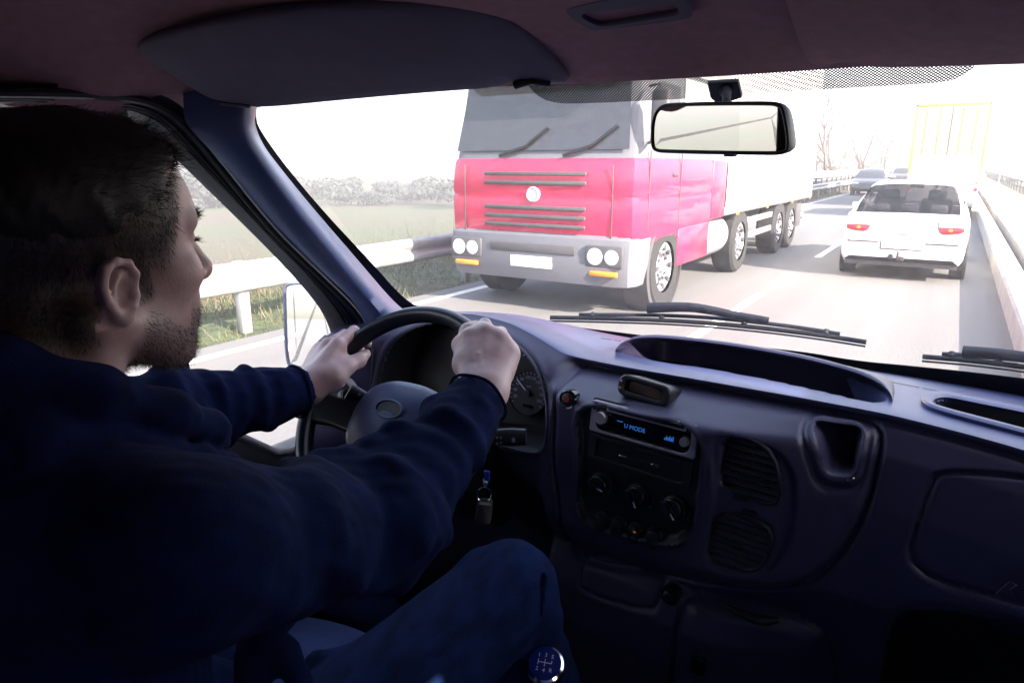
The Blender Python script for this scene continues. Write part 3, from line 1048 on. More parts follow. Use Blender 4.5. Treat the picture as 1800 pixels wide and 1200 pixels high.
key = thing("ignition_key", "ignition key with blue head and ring hanging below the steering column", "key", T(853, 850, .93))
MB().tube([T(852, 842, .97), T(854, 851, .955)], [.003, .0032], 8).build("key_blade", M['steel'], key)
MB().box(T(856, 836, .955), (.009, .004, .016), None, .002).build("key_head", M['blue_plastic'], key)
cc, rr_ = T(851, 869, .93), .0098
MB().tube([cc + (_r * math.cos(q) + _u * math.sin(q) * 1.05) * rr_ for q in np.linspace(0, 2 * PI, 28, endpoint=False)], .0007, 6, close=True).build("key_ring", M['chrome'], key)
fo = Frame(T(851, 898, .93), -nrm(ray(851, 898)), _r, roll=-.12)
MB().plate(fo, rrect(.022, .034, .005), -.004, .004, .002).build("key_fob", M['black'], key)
MB().plate(fo.sub(0, .010), rrect(.016, .004, .001), .003, .005).build("fob_trim", M['steel'], key, smooth=False)

# ---- steering wheel
wheel = thing("steering_wheel", "dark blue grey steering wheel gripped by the driver", "steering wheel", WF.o)
RW = .178
rim = MB()
sec = []
N = 96
for q in np.linspace(0, 2 * PI, N, endpoint=False):
    er = WF.x * math.cos(q) + WF.y * math.sin(q)
    sec.append([WF.o + er * (RW + .0135 * math.cos(a)) + WF.n * (.0165 * math.sin(a) + (.0018 if abs(math.sin(a)) > .7 else 0)) for a in np.linspace(0, 2 * PI, 20, endpoint=False)])
sec.append(sec[0])
rim.grid(sec, True)
rim.build("rim", M['rim'], wheel)
hubc = (.0, -.022)
P = []
for q in np.linspace(0, 2 * PI, 64, endpoint=False):
    c_, s_ = math.cos(q), math.sin(q)
    P.append((hubc[0] + .092 * math.copysign(abs(c_) ** .75, c_), hubc[1] + (.078 if s_ > 0 else .075) * math.copysign(abs(s_) ** .8, s_)))
P = np.array(P)
rows = []
for k_, d in ((1.0, -.045), (1.03, -.03), (1.0, -.014), (.93, -.004), (.8, .005), (.55, .013), (.3, .017), (.02, .019)):
    Q = (P - hubc) * k_ + hubc
    rows.append([WF.at(x, y, d) for x, y in Q])
MB().grid(rows, True, True, True).build("airbag_cover", M['hub'], wheel, angle=60)
ef = WF.sub(.002, -.004)
em = MB().ring(ef, circ(.0285, 40, .0165), circ(.0245, 40, .0130), .012, .0205, .001, .017).build("badge_rim", M['hub'], wheel)
MB().plate(ef, circ(.0248, 40, .0132), .0165, .0178).build("badge", M['black'], em)
MB().lathe(WF.at(-.062, -.030, .003), WF.n, [(.007, 0), (.007, .003), (.001, .0036)], 16).build("horn_button", M['plastic_dark'], wheel)
for s_ in (-1, 1):
    for (a0, w0, w1) in ((-8, .030, .027), (-52, .026, .020)):
        a = math.radians(a0)
        er = np.array([math.cos(a) * s_, math.sin(a)])
        et = np.array([-er[1], er[0]])
        rows = []
        for tt, d, hw in ((.05, -.022, w0 * 1.25), (.085, -.020, w0), (.13, -.012, w1 * .95), (.160, -.004, w1 * 1.1), (.178, 0, w1 * 1.5)):
            cpt = er * tt + np.array(hubc) * max(0, 1 - tt / .178)
            ringp = []
            for x, y in rrect(2 * hw, .020, .008, 4):
                p = cpt + et * x
                ringp.append(WF.at(p[0], p[1], d + y))
            rows.append(ringp)
        MB().grid(rows, True, True, True).build("spoke", M['plastic_dark'], wheel)

# ---- gear lever
gk = R3(*(ray(958, 1166) * .86))
gear = thing("gear_lever", "round blue gear knob with a white shift pattern", "gear lever", gk + np.array([.01, .06, -.28]))
gn = nrm(-ray(958, 1166) * .55 + np.array([0, -.15, .75]))
gfm = Frame(gk, gn, _r, roll=-.22)
kn = MB().lathe(gk, gn, [(.012, -.05), (.016, -.04), (.0225, -.022), (.0245, -.010), (.0238, -.003), (.0215, .0005), (.0205, .0010)], 40).build("knob", M['gloss_black'], gear)
MB().lathe(gk, gn, [(.0225, -.0065), (.0248, -.004), (.0236, .0005), (.0208, .0022), (.0205, .001)], 48).build("knob_ring", M['chrome'], kn)
MB().lathe(gk, gn, [(.0206, .0004), (.0202, .0022), (.012, .0034), (.001, .0038)], 40).build("knob_cap", M['knob_blue'], kn)
pat = MB()
for x0, y0, x1, y1 in ((-.0085, 0, .0085, 0), (-.0085, -.0035, -.0085, .0035), (0, -.0045, 0, .0045), (.0085, 0, .0085, .0035)):
    pat.box(gfm.at((x0 + x1) / 2, (y0 + y1) / 2, .0042), (max(abs(x1 - x0), .0009), max(abs(y1 - y0), .0009), .0004), (gfm.x, gfm.y, gfm.n))
for t_, x, y in (("1", -.0085, .0085), ("3", 0, .0095), ("5", .0085, .0085), ("2", -.0085, -.0085), ("4", 0, -.0095), ("R", .0085, -.0085)):
    b = text_mesh(t_, gfm.sub(x, y), .0068, None, "t", None, d=.0040)
    pat.add(b.v, b.f)
pat.build("shift_pattern", M['white_print'], kn, smooth=False)
MB().tube([gk - gn * .045, gk - gn * .12 + np.array([0, .01, 0]), gk + np.array([.0, .05, -.27])], .008, 10).build("lever", M['plastic_dark'], gear)
MB().lathe(gk + np.array([.0, .05, -.32]), (0, -.1, 1), [(.09, 0), (.075, .04), (.045, .09), (.03, .13), (.012, .16)], 28).build("gaiter", M['black'], gear)

# ------------------------------------------------------------------ cabin shell
cabin = thing("van_cabin", "dark van cabin around the driver with headliner, pillar trims, door and windscreen", "van", R3(-.2, .3, -1.1))
XC = -.20


def ws(x, s, off=0.0):
    """windscreen: x across, s from 0 at its base to 1 at its top"""
    k = ((x - XC) / .8) ** 2
    a = np.array([x, 1.46 - .26 * k, H - .385 + .045 * k])
    b = np.array([x, 1.00 - .20 * k, H + .140 - .045 * k])
    p = a * (1 - s) + b * s
    p = p + np.array([0, .030, .028]) * 4 * s * (1 - s)
    n = nrm([0, .72, .70])
    return p + n * off


def on_ws(px, py):
    """where the line of sight meets the windscreen, as (x, s)"""
    x, s = -.2, .5
    d = ray(px, py)
    for _ in range(12):
        e = 1e-4
        t = ws(x, s)[1] / d[1]

        def F_(x, s):
            p = ws(x, s) - CAM
            return np.array([p[0] / p[1] - d[0] / d[1], p[2] / p[1] - d[2] / d[1]])
        f0 = F_(x, s)
        J = np.stack([(F_(x + e, s) - f0) / e, (F_(x, s + e) - f0) / e], 1)
        dx = np.linalg.solve(J, -f0)
        x, s = x + np.clip(dx[0], -.2, .2), s + np.clip(dx[1], -.3, .3)
    return x, s


xs = np.linspace(-1.06, .66, 40)
wsb = MB().grid([[ws(x, s) for x in xs] for s in np.linspace(-.02, 1.04, 24)]).build("windscreen", M['screen_glass'], cabin)
# black printed border
def frit(pin, pout, name):
    a = [on_ws(*p) for p in chaikin(pin, 3, False)]
    b = [on_ws(*p) for p in chaikin(pout, 3, False)]
    return MB().grid([[ws(x, s, -.003) for x, s in a], [ws(x, s, -.003) for x, s in b]]).build(name, M['gloss_black'], wsb)


frit([(453, 190), (452, 203), (455, 222), (500, 286), (570, 370), (650, 455), (712, 525), (745, 541), (830, 552)], [(436, 186), (424, 200), (420, 230), (470, 300), (540, 380), (620, 480), (690, 560), (740, 565), (830, 568)], "screen_border")
frit([(960, 567), (1050, 577), (1200, 596), (1400, 613), (1500, 631), (1600, 640), (1700, 650), (1800, 662), (1990, 684)], [(960, 590), (1050, 603), (1200, 620), (1400, 650), (1500, 665), (1600, 680), (1700, 695), (1800, 714), (1990, 745)], "screen_border")
# dotted band behind the mirror
band_lo = chaikin([(930, 150), (945, 168), (970, 179), (1010, 182), (1250, 170), (1450, 155), (1640, 146), (1685, 138), (1712, 118)], 3, False)
band_lo = resample(band_lo, 60)
vsb, uvs = [], []
rows = []
for p in band_lo:
    x, s = on_ws(*p)
    rows.append([(x, s + (1.04 - s) * k) for k in np.linspace(0, 1, 6)])
b = MB().grid([[ws(x, s, -.002) for x, s in r_] for r_ in rows])
bo = b.build("dotted_band", M['dots'], wsb)
uvl = bo.data.uv_layers.new(name="UVMap")
flat = [(x, s * .70) for r_ in rows for x, s in r_]
for lp_ in bo.data.loops:
    uvl.data[lp_.index].uv = flat[lp_.vertex_index]


# headliner
def hz0(y):
    return np.interp(y, [-.7, .2, .5, .65, .8, .9, .98, 1.05], [.235, .228, .214, .199, .172, .146, .118, .09])


def headz(x, y):
    k = np.clip((np.abs(x - XC) - .58) / .27, 0, 1.1)
    yf = y + .20 * ((x - XC) / .8) ** 2 * sstep(.2, .6, y)
    return hz0(yf) - .113 * k ** 1.8 * (1 - .70 * sstep(.70, .98, yf))


hx = np.linspace(-1.07, .67, 70)
rows = []
for t in np.linspace(0, 1, 70):
    r_ = []
    for x in hx:
        yf = .985 - .20 * ((x - XC) / .8) ** 2
        y = yf + (-.65 - yf) * t ** 1.3
        r_.append((x, y, H + headz(x, y)))
    rows.append(r_)
rows.insert(0, [(p[0], p[1] + .004, p[2] + .012) for p in rows[0]])
MB().grid(rows).build("headliner", M['headliner'], cabin)
# roof and outer skin
rf = MB()
for y0, y1 in ((-.7, .95),):
    rf.grid([[(x, y, H + .30 - .22 * max(0, abs(x - XC) - .6) ** 1.3 - (.15 * max(0, (y - .6) / .35) ** 2)) for x in np.linspace(-1.15, .75, 24)] for y in np.linspace(-.75, .66, 16)])
rf.build("roof", M['car_white'], cabin)
MB().box(R3(XC, -.68, -.45), (1.9, .03, 1.5)).build("bulkhead", M['plastic_dark'], cabin)
MB().box(R3(XC, .35, -1.12), (1.9, 2.1, .03)).build("cab_floor", M['black'], cabin)
MB().grid([[R3(x, 1.30, z) for x in (-1.1, .7)] for z in (-1.12, -.72)]).build("firewall", M['black'], cabin)
hd = MB().grid([[R3(x, 1.30 + .22 * t - .2 * ((x - XC) / .9) ** 2 + .0, -.40 - .07 * t) for x in np.linspace(-1.08, .68, 16)] for t in np.linspace(.75, 3.2, 8)])
hd.build("bonnet", M['car_white'], cabin)

# left pillar: strip of trim between the windscreen and the door
NP = 60


def strip(pts, xv):
    """pixels and their distances to the left, as a smooth line"""
    P = chaikin(np.array([(a, b, x) for (a, b), x in zip(pts, xv)], float), 3, False)
    P = resample(P, NP)
    return np.array([U(a, b, 'x', x) for a, b, x in P])


pl_glass = strip([(452, 150), (452, 196), (446, 214), (460, 252), (490, 292), (550, 366), (630, 458), (698, 538), (735, 560)], [-1.0] * 9)
pl_edge = strip([(449, 150), (449, 206), (443, 216), (451, 245), (483, 292), (543, 368), (622, 460), (690, 540), (728, 562)], [-.985] * 9)
pl_crest = strip([(432, 150), (432, 208), (428, 222), (440, 256), (468, 298), (525, 376), (602, 470), (668, 550), (700, 585)], [-.958] * 9)
pl_mid = strip([(375, 150), (375, 208), (378, 232), (405, 275), (440, 316), (505, 400), (580, 485), (655, 560), (680, 600)], [-.985] * 9)
pl_in = strip([(322, 150), (322, 208), (335, 228), (368, 262), (410, 308), (478, 392), (556, 470), (630, 535), (652, 600)], [-1.018] * 9)
pl_seal = strip([(300, 205), (318, 226), (352, 262), (394, 308), (463, 393), (541, 470), (612, 534), (640, 602)], [-1.03] * 8)
MB().grid([pl_glass, pl_edge, pl_crest * .5 + pl_edge * .5 + np.array([.006, 0, 0]), pl_crest, pl_mid * .3 + pl_crest * .7 + np.array([.004, 0, 0]), pl_mid, pl_in]).build("pillar_trim", M['pillar'], cabin, angle=70)
gt = strip([(412, 284), (440, 308), (478, 350), (508, 352)], [-1.016] * 4)
# grey corner trim at the foot of the pillar
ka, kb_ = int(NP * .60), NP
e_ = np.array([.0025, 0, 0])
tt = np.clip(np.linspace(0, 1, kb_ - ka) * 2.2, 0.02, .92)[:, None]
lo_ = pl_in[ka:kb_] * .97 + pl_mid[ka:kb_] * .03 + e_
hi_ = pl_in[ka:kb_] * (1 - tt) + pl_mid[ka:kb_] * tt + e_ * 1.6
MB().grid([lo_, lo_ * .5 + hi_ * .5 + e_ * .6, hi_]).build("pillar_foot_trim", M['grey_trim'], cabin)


# door with its window frame
sl = np.array([(1.22, -.557), (1.0, -.557), (.83, -.557), (.80, -.55), (.71, -.478), (.68, -.468), (.3, -.468), (-.70, -.468)])
rows = []
for dx, dz in ((-.03, -.02), (-.03, 0.0), (-.008, .006), (.02, .004), (.03, -.012), (.03, -.06), (.06, -.10), (.05, -.25), (.03, -.7)):
    rows.append([(-1.085 + dx, y, H + z + dz) for y, z in sl])
door = MB().grid(rows).build("door", M['plastic_dark'], cabin, angle=50)
line_w = [(-260, 185), (0, 188), (180, 192), (262, 216), (298, 258), (400, 357), (500, 457), (556, 520), (588, 566), (604, 640), (606, 700), (600, 760)]
line_s = [(-260, 160), (0, 162), (200, 166), (285, 184), (352, 250), (470, 400), (548, 474), (606, 528), (636, 562), (652, 640), (660, 700), (660, 770)]
W1 = strip(line_w, [-1.085] * 12)
S1 = strip(line_s, [-1.035] * 12)
n_in = np.array([.03, 0, 0])
MB().grid([W1 - n_in * .6, W1, W1 * .72 + S1 * .28 + n_in * .35, W1 * .6 + S1 * .4, S1 * .85 + W1 * .15 + n_in * .2, S1]).build("door_frame", M['plastic_dark'], door, angle=50)
for k_, rr in ((.50, .0035), (.62, .0030), (.98, .007)):
    MB().tube(W1 * (1 - k_) + S1 * k_ + np.array([.006, 0, 0]), rr, 8).build("door_seal", M['rubber'], door)
# body side over the door opening
out = S1 + np.array([-.02, .03, .05])
MB().grid([S1 + np.array([-.002, 0, 0]), pl_in[:1].repeat(NP, 0) * 0 + S1 + np.array([.012, .012, .012])]).build("door_opening_trim", M['rubber'], door)
# sheet that closes the body between frame and roof
MB().grid([[R3(-1.095, y, z) for y in np.linspace(-.7, .62, 12)] for z in (.072, .33)]).build("roof_side", M['black'], door)
MB().tube([(-1.055, y, H + z + .005) for y, z in sl], .006, 8).build("sill_strip", M['grey_trim'], door)
# divider bar
dv = MB()
a0, a1 = R3(-1.083, .655, -.49), R3(-1.083, .585, .10)
dv.grid([[a + np.array([dx, dy, 0]) for dx, dy in ((0, -.017), (.014, -.015), (.014, .013), (0, .017), (-.01, 0))] for a in (a0, a1)], True, True, True)
dv.build("divider_bar", M['rubber'], door)
MB().tube([a0 + np.array([.008, -.019, 0]), a1 + np.array([.008, -.019, 0])], .0025, 8).build("divider_edge", M['steel'], door)
MB().grid([list(W1 - n_in * .1), [(-1.088, p[1], H - .57) for p in W1]]).build("window_glass", M['glass'], door)
MB().grid([[R3(-1.078, y, z) for y in (-.72, .17)] for z in (-.47, .33)]).build("rear_post", M['black'], door)

# right side, unseen: door panels closed down to a slot to limit the light
g = MB()
g.grid([[R3(.70, y, z) for y in (-.70, 1.30)] for z in (-1.12, -.44)])
g.grid([[R3(.70, y, z) for y in (-.70, .80)] for z in (.085, .33)])
g.grid([[R3(.70, y, z) for y in (-.70, -.10)] for z in (-.44, .085)])
g.grid([[R3(.70, y, z) for y in (-.10, .22)] for z in (-.44, -.06)])
g.grid([[R3(.70, y, z) for y in (.22, 1.28)] for z in (-.44, .16)])
bn = MB().box(R3(.22, .16, -.78), (.86, .52, .16), None, .05)
bn.box(R3(.22, -.16, -.45), (.86, .14, .66), None, .06)
bn.build('light_block_bench', M['seat'], cabin)  # bench added out of view to block light bouncing off the floor
rdoor = g.build("door", M['plastic_dark'], cabin, smooth=False)
MB().grid([[R3(.71, y, z) for y in (-.25, 1.2)] for z in (-.45, .1)]).build("window_glass", M['glass'], rdoor)

# dome light plate
df_ = Frame(PL(1108, 18, R3(-.44, .80, H * 0 + .170), (0, .32, 1)), (0, -.32, -1), (1, 0, 0))
q = [df_.px(a, b) for a, b in ((992, 14), (1060, -32), (1196, -30), (1217, 23), (1040, 47))]
q = chaikin([(df_.px(a, b)) for a, b in ((990, 15), (1008, 2), (1180, -30), (1200, -26), (1221, 20), (1212, 27), (1044, 49), (1034, 44))], 2)
qi = chaikin([(df_.px(a, b)) for a, b in ((1024, 22), (1030, 16), (1180, 0), (1190, 4), (1196, 14), (1186, 18), (1062, 38), (1050, 36))], 2)
dome = MB().ring(df_, q, qi, -.012, .006, .002, -.012).build("dome_light", M['visor'], cabin)
MB().plate(df_, inset(qi, -.002), -.011, -.005).build("dome_lens", M['plastic_dark'], dome)

# ------------------------------------------------------------------ sun visors
def visor(outline, A, B, C, name, label, thick, mt):
    n = nrm(np.cross(B - A, C - A))
    if n[2] > 0:
        n = -n
    f = Frame(A, n, (1, 0, 0))
    P = resample(chaikin([f.px(a, b) for a, b in outline], 2), 110, True)
    t = thing(name, label, "sun visor", f.at(*P.mean(0)))
    rows = []
    for ins, d in ((.012, -thick), (.004, -thick * .85), (0, -thick * .5), (0, -thick * .3), (.003, -thick * .1), (.010, 0)):
        rows.append([f.at(x, y, d) for x, y in inset(P, ins)])
    c0 = P.mean(0)
    for k_ in (.8, .4, .02):
        rows.append([f.at(x, y, .003 * (1 - k_)) for x, y in (inset(P, .010) - c0) * k_ + c0])
    MB().grid(rows, True, True, True).build("visor_panel", mt, t, angle=60)
    return t, f


A, B, C = U(240, 92, 'x', -.93), U(1000, 146, 'y', .93), U(455, 195, 'x', -.925)
vis, vf = visor([(238, 92), (246, 82), (300, 64), (372, 48), (460, 30), (600, 12), (760, 4), (840, 10), (895, 30), (932, 62), (1004, 140), (998, 150), (960, 150), (930, 138), (905, 147), (880, 158),
                 (760, 166), (600, 180), (470, 193), (430, 190), (390, 184), (355, 172), (300, 134), (252, 108)], A, B, C, "sun_visor",
                "dark sun visor folded up above the driver", .020, M['visor'])
MB().tube([PL(a, b, A, np.cross(B - A, C - A)) for a, b in ((905, 150), (935, 141), (965, 147))], .006, 10).build("visor_clip", M['black'], vis)
MB().tube([PL(385, 181, A, np.cross(B - A, C - A)), PL(440, 186, A, np.cross(B - A, C - A))], .0035, 8).build("visor_hinge", M['visor'], vis)
A2, B2, C2 = U(1412, 112, 'y', .955), U(1800, 114, 'y', .925), U(1800, -60, 'y', .72)
vis2, vf2 = visor([(1360, -40), (1376, 0), (1398, 70), (1412, 108), (1436, 121), (1462, 122), (1480, 112), (1500, 112), (1520, 121), (1560, 124), (1800, 118), (2200, 104), (2200, -60), (1800, -60)], A2, B2, C2, "sun_visor",
                  "sun visor above the passenger side, right of the mirror", .018, M['headliner'])

# ------------------------------------------------------------------ rear view mirror
mc = T(1266, 224, .93)
mf = Frame(mc, (-.31, -.95, -.055), _r, roll=.03)
mir = thing("rear_view_mirror", "rear view mirror hanging from the windscreen top, reflecting the field", "mirror", mc)
mo = chaikin([mf.px(a, b) for a, b in ((1143, 255), (1145, 205), (1160, 184), (1180, 180), (1345, 177), (1372, 180), (1382, 196), (1391, 258), (1380, 273), (1340, 274), (1170, 270), (1150, 268))], 2)
mi = inset(mo, .0055)
rows = []
for ins, d in ((.014, -.030), (.006, -.026), (.001, -.012), (0, -.003), (.0008, .001), (.0028, .0025), (.0048, .0018), (.0058, -.001)):
    rows.append([mf.at(x, y, d) for x, y in inset(mo, ins)])
MB().grid(rows, True, True, False).build("mirror_housing", M['plastic_dark'], mir)
MB().grid([[mf.at(x, y, -.0005) for x, y in inset(mo, .0055)], [mf.at(x, y, -.0005) for x, y in inset(mo, .02)]], True, False, True).build("mirror_glass", M['mirror'], mir, smooth=False)
mq = [on_ws(a, b) for a, b in ((1247, 138), (1300, 135), (1307, 164), (1288, 170), (1262, 172), (1253, 166))]
MB().grid([[ws(x, s, -.004) for x, s in mq], [ws(x, s, -.010) for x, s in mq]], True, True, True).build("mirror_mount", M['black'], mir, smooth=False)
x, s = on_ws(1277, 152)
MB().tube([ws(x, s, -.006), T(1277, 168, .955), T(1278, 186, .95), mf.at(.006, .006, -.02)], [.010, .006, .006, .009], 12).build("mirror_arm", M['plastic_dark'], mir)
MB().box(mf.at(*mf.px(1278, 273), -.008), (.014, .005, .012), (mf.x, mf.y, mf.n), .001).build("dimmer_tab", M['plastic_dark'], mir)

# ------------------------------------------------------------------ door mirror
sm = thing("side_mirror", "white framed door mirror outside the driver's window", "mirror", U(548, 575, 'x', -1.33))
smf = Frame(U(548, 573, 'x', -1.33), nrm([.45, -1, .115]), (1, .45, 0))
so = chaikin([smf.px(a, b) for a, b in ((496, 512), (500, 497), (520, 493), (566, 496), (580, 506), (598, 560), (608, 640), (600, 655), (560, 656), (512, 648), (500, 636))], 2)
si = inset(so, .010)
rows = []
for ins, d in ((.05, -.085), (.025, -.08), (.004, -.05), (0, -.01), (.002, .002), (.006, .004), (.010, .001)):
    rows.append([smf.at(x, y, d) for x, y in inset(so, ins)])
MB().grid(rows, True, True, False).build("mirror_housing", M['pod_grey'], sm)
MB().grid([[smf.at(x, y, .000) for x, y in inset(so, .010)], [smf.at(x, y, .000) for x, y in inset(so, .03)]], True, False, True).build("mirror_glass", M['mirror'], sm, smooth=False)
MB().tube([smf.at(.04, -.05, -.04), R3(-1.12, 1.06, -.42)], [.03, .035], 12).build("mirror_arm", M['plastic_dark'], sm)

# ------------------------------------------------------------------ wipers
def wiper(blade, arm, name, label, lo=-.006):
    t = thing(name, label, "wiper", ws(*on_ws(*arm[0]), .02))

    def q(p, o):
        x, s = on_ws(*p)
        return ws(x, s, o)
    up_ = nrm([0, .72, .70])
    P = [q(p, .018) for p in resample(chaikin(blade, 2, False), 24)]
    MB().tube(P, .0050, 8).build("blade", M['black'], t)
    MB().tube([p - up_ * .010 for p in P], .0022, 6).build("rubber_strip", M['rubber'], t)
    Q = [q(p, .032) for p in resample(chaikin(arm, 2, False), 16)]
    MB().tube(Q, [.012 - .0045 * k / 15 for k in range(16)], 10, sx=.8).build("arm", M['plastic_dark'], t)
    for a in (3, 8, 14, 20):
        o = MB().tube([P[a] + up_ * .004, P[a] + up_ * .014], .006, 8).build("claw", M['plastic_dark'], t)
    R_ = [P[i] + up_ * (.009 + .005 * math.sin(PI * (i - 2) / 19)) for i in range(2, 22)]
    MB().tube(R_, .0045, 8).build("bow", M['plastic_dark'], t)
    return t


wiper([(962, 569), (1060, 571), (1200, 576), (1330, 588), (1440, 602), (1520, 615)], [(1130, 562), (1200, 560), (1240, 566), (1290, 577), (1330, 583), (1345, 586)], "windscreen_wiper", "black wiper lying along the windscreen base, in front of the central dashboard bin")
wiper([(1620, 641), (1720, 650), (1850, 668), (2000, 690)], [(1690, 645), (1760, 650), (1850, 664), (1950, 680)], "windscreen_wiper", "black wiper at the right end of the windscreen base")

# =================================================================== DRIVER: bodies grown from blended volumes
class Vol:
    """a solid made of rounded limbs and ellipsoids melted together"""

    def __init__(self):
        self.p = []

    def cap(self, a, b, ra, rb=None, k=.015, op=1, sq=None, mod=None):
        a, b = np.array(a, float), np.array(b, float)
        rb = ra if rb is None else rb
        ba = b - a
        L2 = ba @ ba + 1e-12

        def fn(p):
            w_ = p - a
            h_ = np.clip((w_ @ ba) / L2, 0, 1)
            q = w_ - h_[:, None] * ba
            if sq is not None:
                ax, f = sq
                q = q + (q @ ax)[:, None] * ax * (1 / f - 1)
            d = np.sqrt((q * q).sum(1))
            r_ = ra + (rb - ra) * h_
            if mod is not None:
                r_ = r_ + mod(p, h_, q)
            return d - r_
        m = max(ra, rb) * (max(1, sq[1]) if sq is not None else 1) + k + .012
        self.p.append((fn, np.minimum(a, b) - m, np.maximum(a, b) + m, k, op))
        return self

    def ell(self, c, r_, k=.015, op=1, rot=None, mod=None):
        c, r_ = np.array(c, float), np.array(r_, float)

        def fn(p):
            q = p - c
            if rot is not None:
                q = q @ np.array(rot).T
            k0 = np.sqrt(((q / r_) ** 2).sum(1)) + 1e-9
            k1 = np.sqrt(((q / r_ ** 2) ** 2).sum(1)) + 1e-9
            d = k0 * (k0 - 1) / k1
            if mod is not None:
                d = d - mod(p)
            return d
        m = (r_.max() if rot is not None else r_) + k + .012
        self.p.append((fn, c - m, c + m, k, op))
        return self

    def half(self, pt, n, lo, hi, k=.004):
        """cut away what lies beyond a plane, inside a box"""
        pt, n = np.array(pt, float), nrm(n)
        self.p.append((lambda p: (pt - p) @ n, np.array(lo, float), np.array(hi, float), k, -1))
        return self

    def chain(self, pts, rad, k=.012, **kw):
        for i in range(len(pts) - 1):
            self.cap(pts[i], pts[i + 1], rad[i], rad[i + 1], k, **kw)
        return self

    def ev(self, p, prims):
        f = np.full(len(p), 1.0)
        for fn, lo, hi, k, op in prims:
            d = fn(p)
            if op > 0:
                h_ = np.maximum(k - np.abs(f - d), 0) / k
                f = np.minimum(f, d) - h_ * h_ * k * .25
            else:
                h_ = np.maximum(k - np.abs(f + d), 0) / k
                f = np.maximum(f, -d) + h_ * h_ * k * .25
        return f

    def mesh(self, vox, n=16, smooth=2):
        bs = vox * n
        lo = np.min([q[1] for q in self.p if q[4] > 0], 0) - bs
        blocks = {}
        for i, (fn, l, h_, k, op) in enumerate(self.p):
            a = np.floor((l - lo) / bs).astype(int)
            b = np.floor((h_ - lo) / bs).astype(int)
            a = np.maximum(a, 0)
            for x in range(a[0], b[0] + 1):
                for y in range(a[1], b[1] + 1):
                    for z in range(a[2], b[2] + 1):
                        blocks.setdefault((x, y, z), []).append(i)
        g = np.arange(n + 1) * vox
        G = np.stack(np.meshgrid(g, g, g, indexing='ij'), -1).reshape(-1, 3)
        BIG = 1 << 20
        vk, vp, ek, es = [], [], [], []
        offs = [(0, 0, 0), (1, 0, 0), (0, 1, 0), (1, 1, 0), (0, 0, 1), (1, 0, 1), (0, 1, 1), (1, 1, 1)]
        edges = [(0, 1), (2, 3), (4, 5), (6, 7), (0, 2), (1, 3), (4, 6), (5, 7), (0, 4), (1, 5), (2, 6), (3, 7)]
        for bk, ids in blocks.items():
            prims = [self.p[i] for i in ids]
            if not any(q[4] > 0 for q in prims):
                continue
            o = lo + np.array(bk) * bs
            c = self.ev((o + bs / 2)[None], prims)[0]
            if abs(c) > bs * 1.7 + .02:
                continue
            F_ = self.ev(o + G, prims).reshape(n + 1, n + 1, n + 1)
            I = F_ < 0
            if I.all() or not I.any():
                continue
            base = np.array(bk) * n
            C = [F_[a:n + a, b:n + b, d:n + d] for a, b, d in offs]
            s = sum((q < 0).astype(np.int8) for q in C)
            act = np.argwhere((s > 0) & (s < 8))
            if len(act) == 0:
                continue
            cv = np.stack([q[act[:, 0], act[:, 1], act[:, 2]] for q in C], 1)
            acc = np.zeros((len(act), 3))
            cnt = np.zeros(len(act))
            for a, b in edges:
                fa, fb = cv[:, a], cv[:, b]
                m_ = (fa < 0) != (fb < 0)
                t = np.where(m_, fa / np.where(m_, fa - fb, 1), 0)
                pa, pb = np.array(offs[a], float), np.array(offs[b], float)
                acc += np.where(m_[:, None], pa + t[:, None] * (pb - pa), 0)
                cnt += m_
            vp.append(o + (act + acc / cnt[:, None]) * vox)
            key = (act + base)
            vk.append((key[:, 0] * BIG + key[:, 1]) * BIG + key[:, 2])
            for ax in range(3):
                sl0 = [slice(0, n)] * 3
                sl1 = [slice(0, n)] * 3
                sl1[ax] = slice(1, n + 1)
                A_, B_ = I[tuple(sl0)], I[tuple(sl1)]
                e = np.argwhere(A_ != B_)
                if len(e):
                    flip = A_[e[:, 0], e[:, 1], e[:, 2]]
                    ek.append(np.concatenate([e + base, np.full((len(e), 1), ax), flip[:, None]], 1))
        vk, vp, ek = np.concatenate(vk), np.concatenate(vp), np.concatenate(ek)
        od = np.argsort(vk)
        vk, vp = vk[od], vp[od]
        quads = []
        ok = np.ones(len(ek), bool)
        for d1, d2 in ((0, 0), (1, 0), (1, 1), (0, 1)):
            q = ek[:, :3].copy()
            b_ = (ek[:, 3] + 1) % 3
            c_ = (ek[:, 3] + 2) % 3
            r_ = np.arange(len(q))
            q[r_, b_] -= d1
            q[r_, c_] -= d2
            kk = (q[:, 0] * BIG + q[:, 1]) * BIG + q[:, 2]
            ix = np.searchsorted(vk, kk)
            ix = np.minimum(ix, len(vk) - 1)
            ok &= vk[ix] == kk
            quads.append(ix)
        Q = np.stack(quads, 1)[ok]
        fl = ek[ok, 4] == 0
        Q[fl] = Q[fl][:, ::-1]
        if smooth:
            ed = np.concatenate([Q[:, [0, 1]], Q[:, [1, 2]], Q[:, [2, 3]], Q[:, [3, 0]]])
            for lam in ([.5, -.52] * smooth):
                acc = np.zeros_like(vp)
                cnt = np.zeros(len(vp))
                for a, b in ((0, 1), (1, 0)):
                    for k3 in range(3):
                        acc[:, k3] += np.bincount(ed[:, a], vp[ed[:, b], k3], len(vp))
                    cnt += np.bincount(ed[:, a], minlength=len(vp))
                vp = vp + lam * (acc / np.maximum(cnt, 1)[:, None] - vp)
        return vp, Q


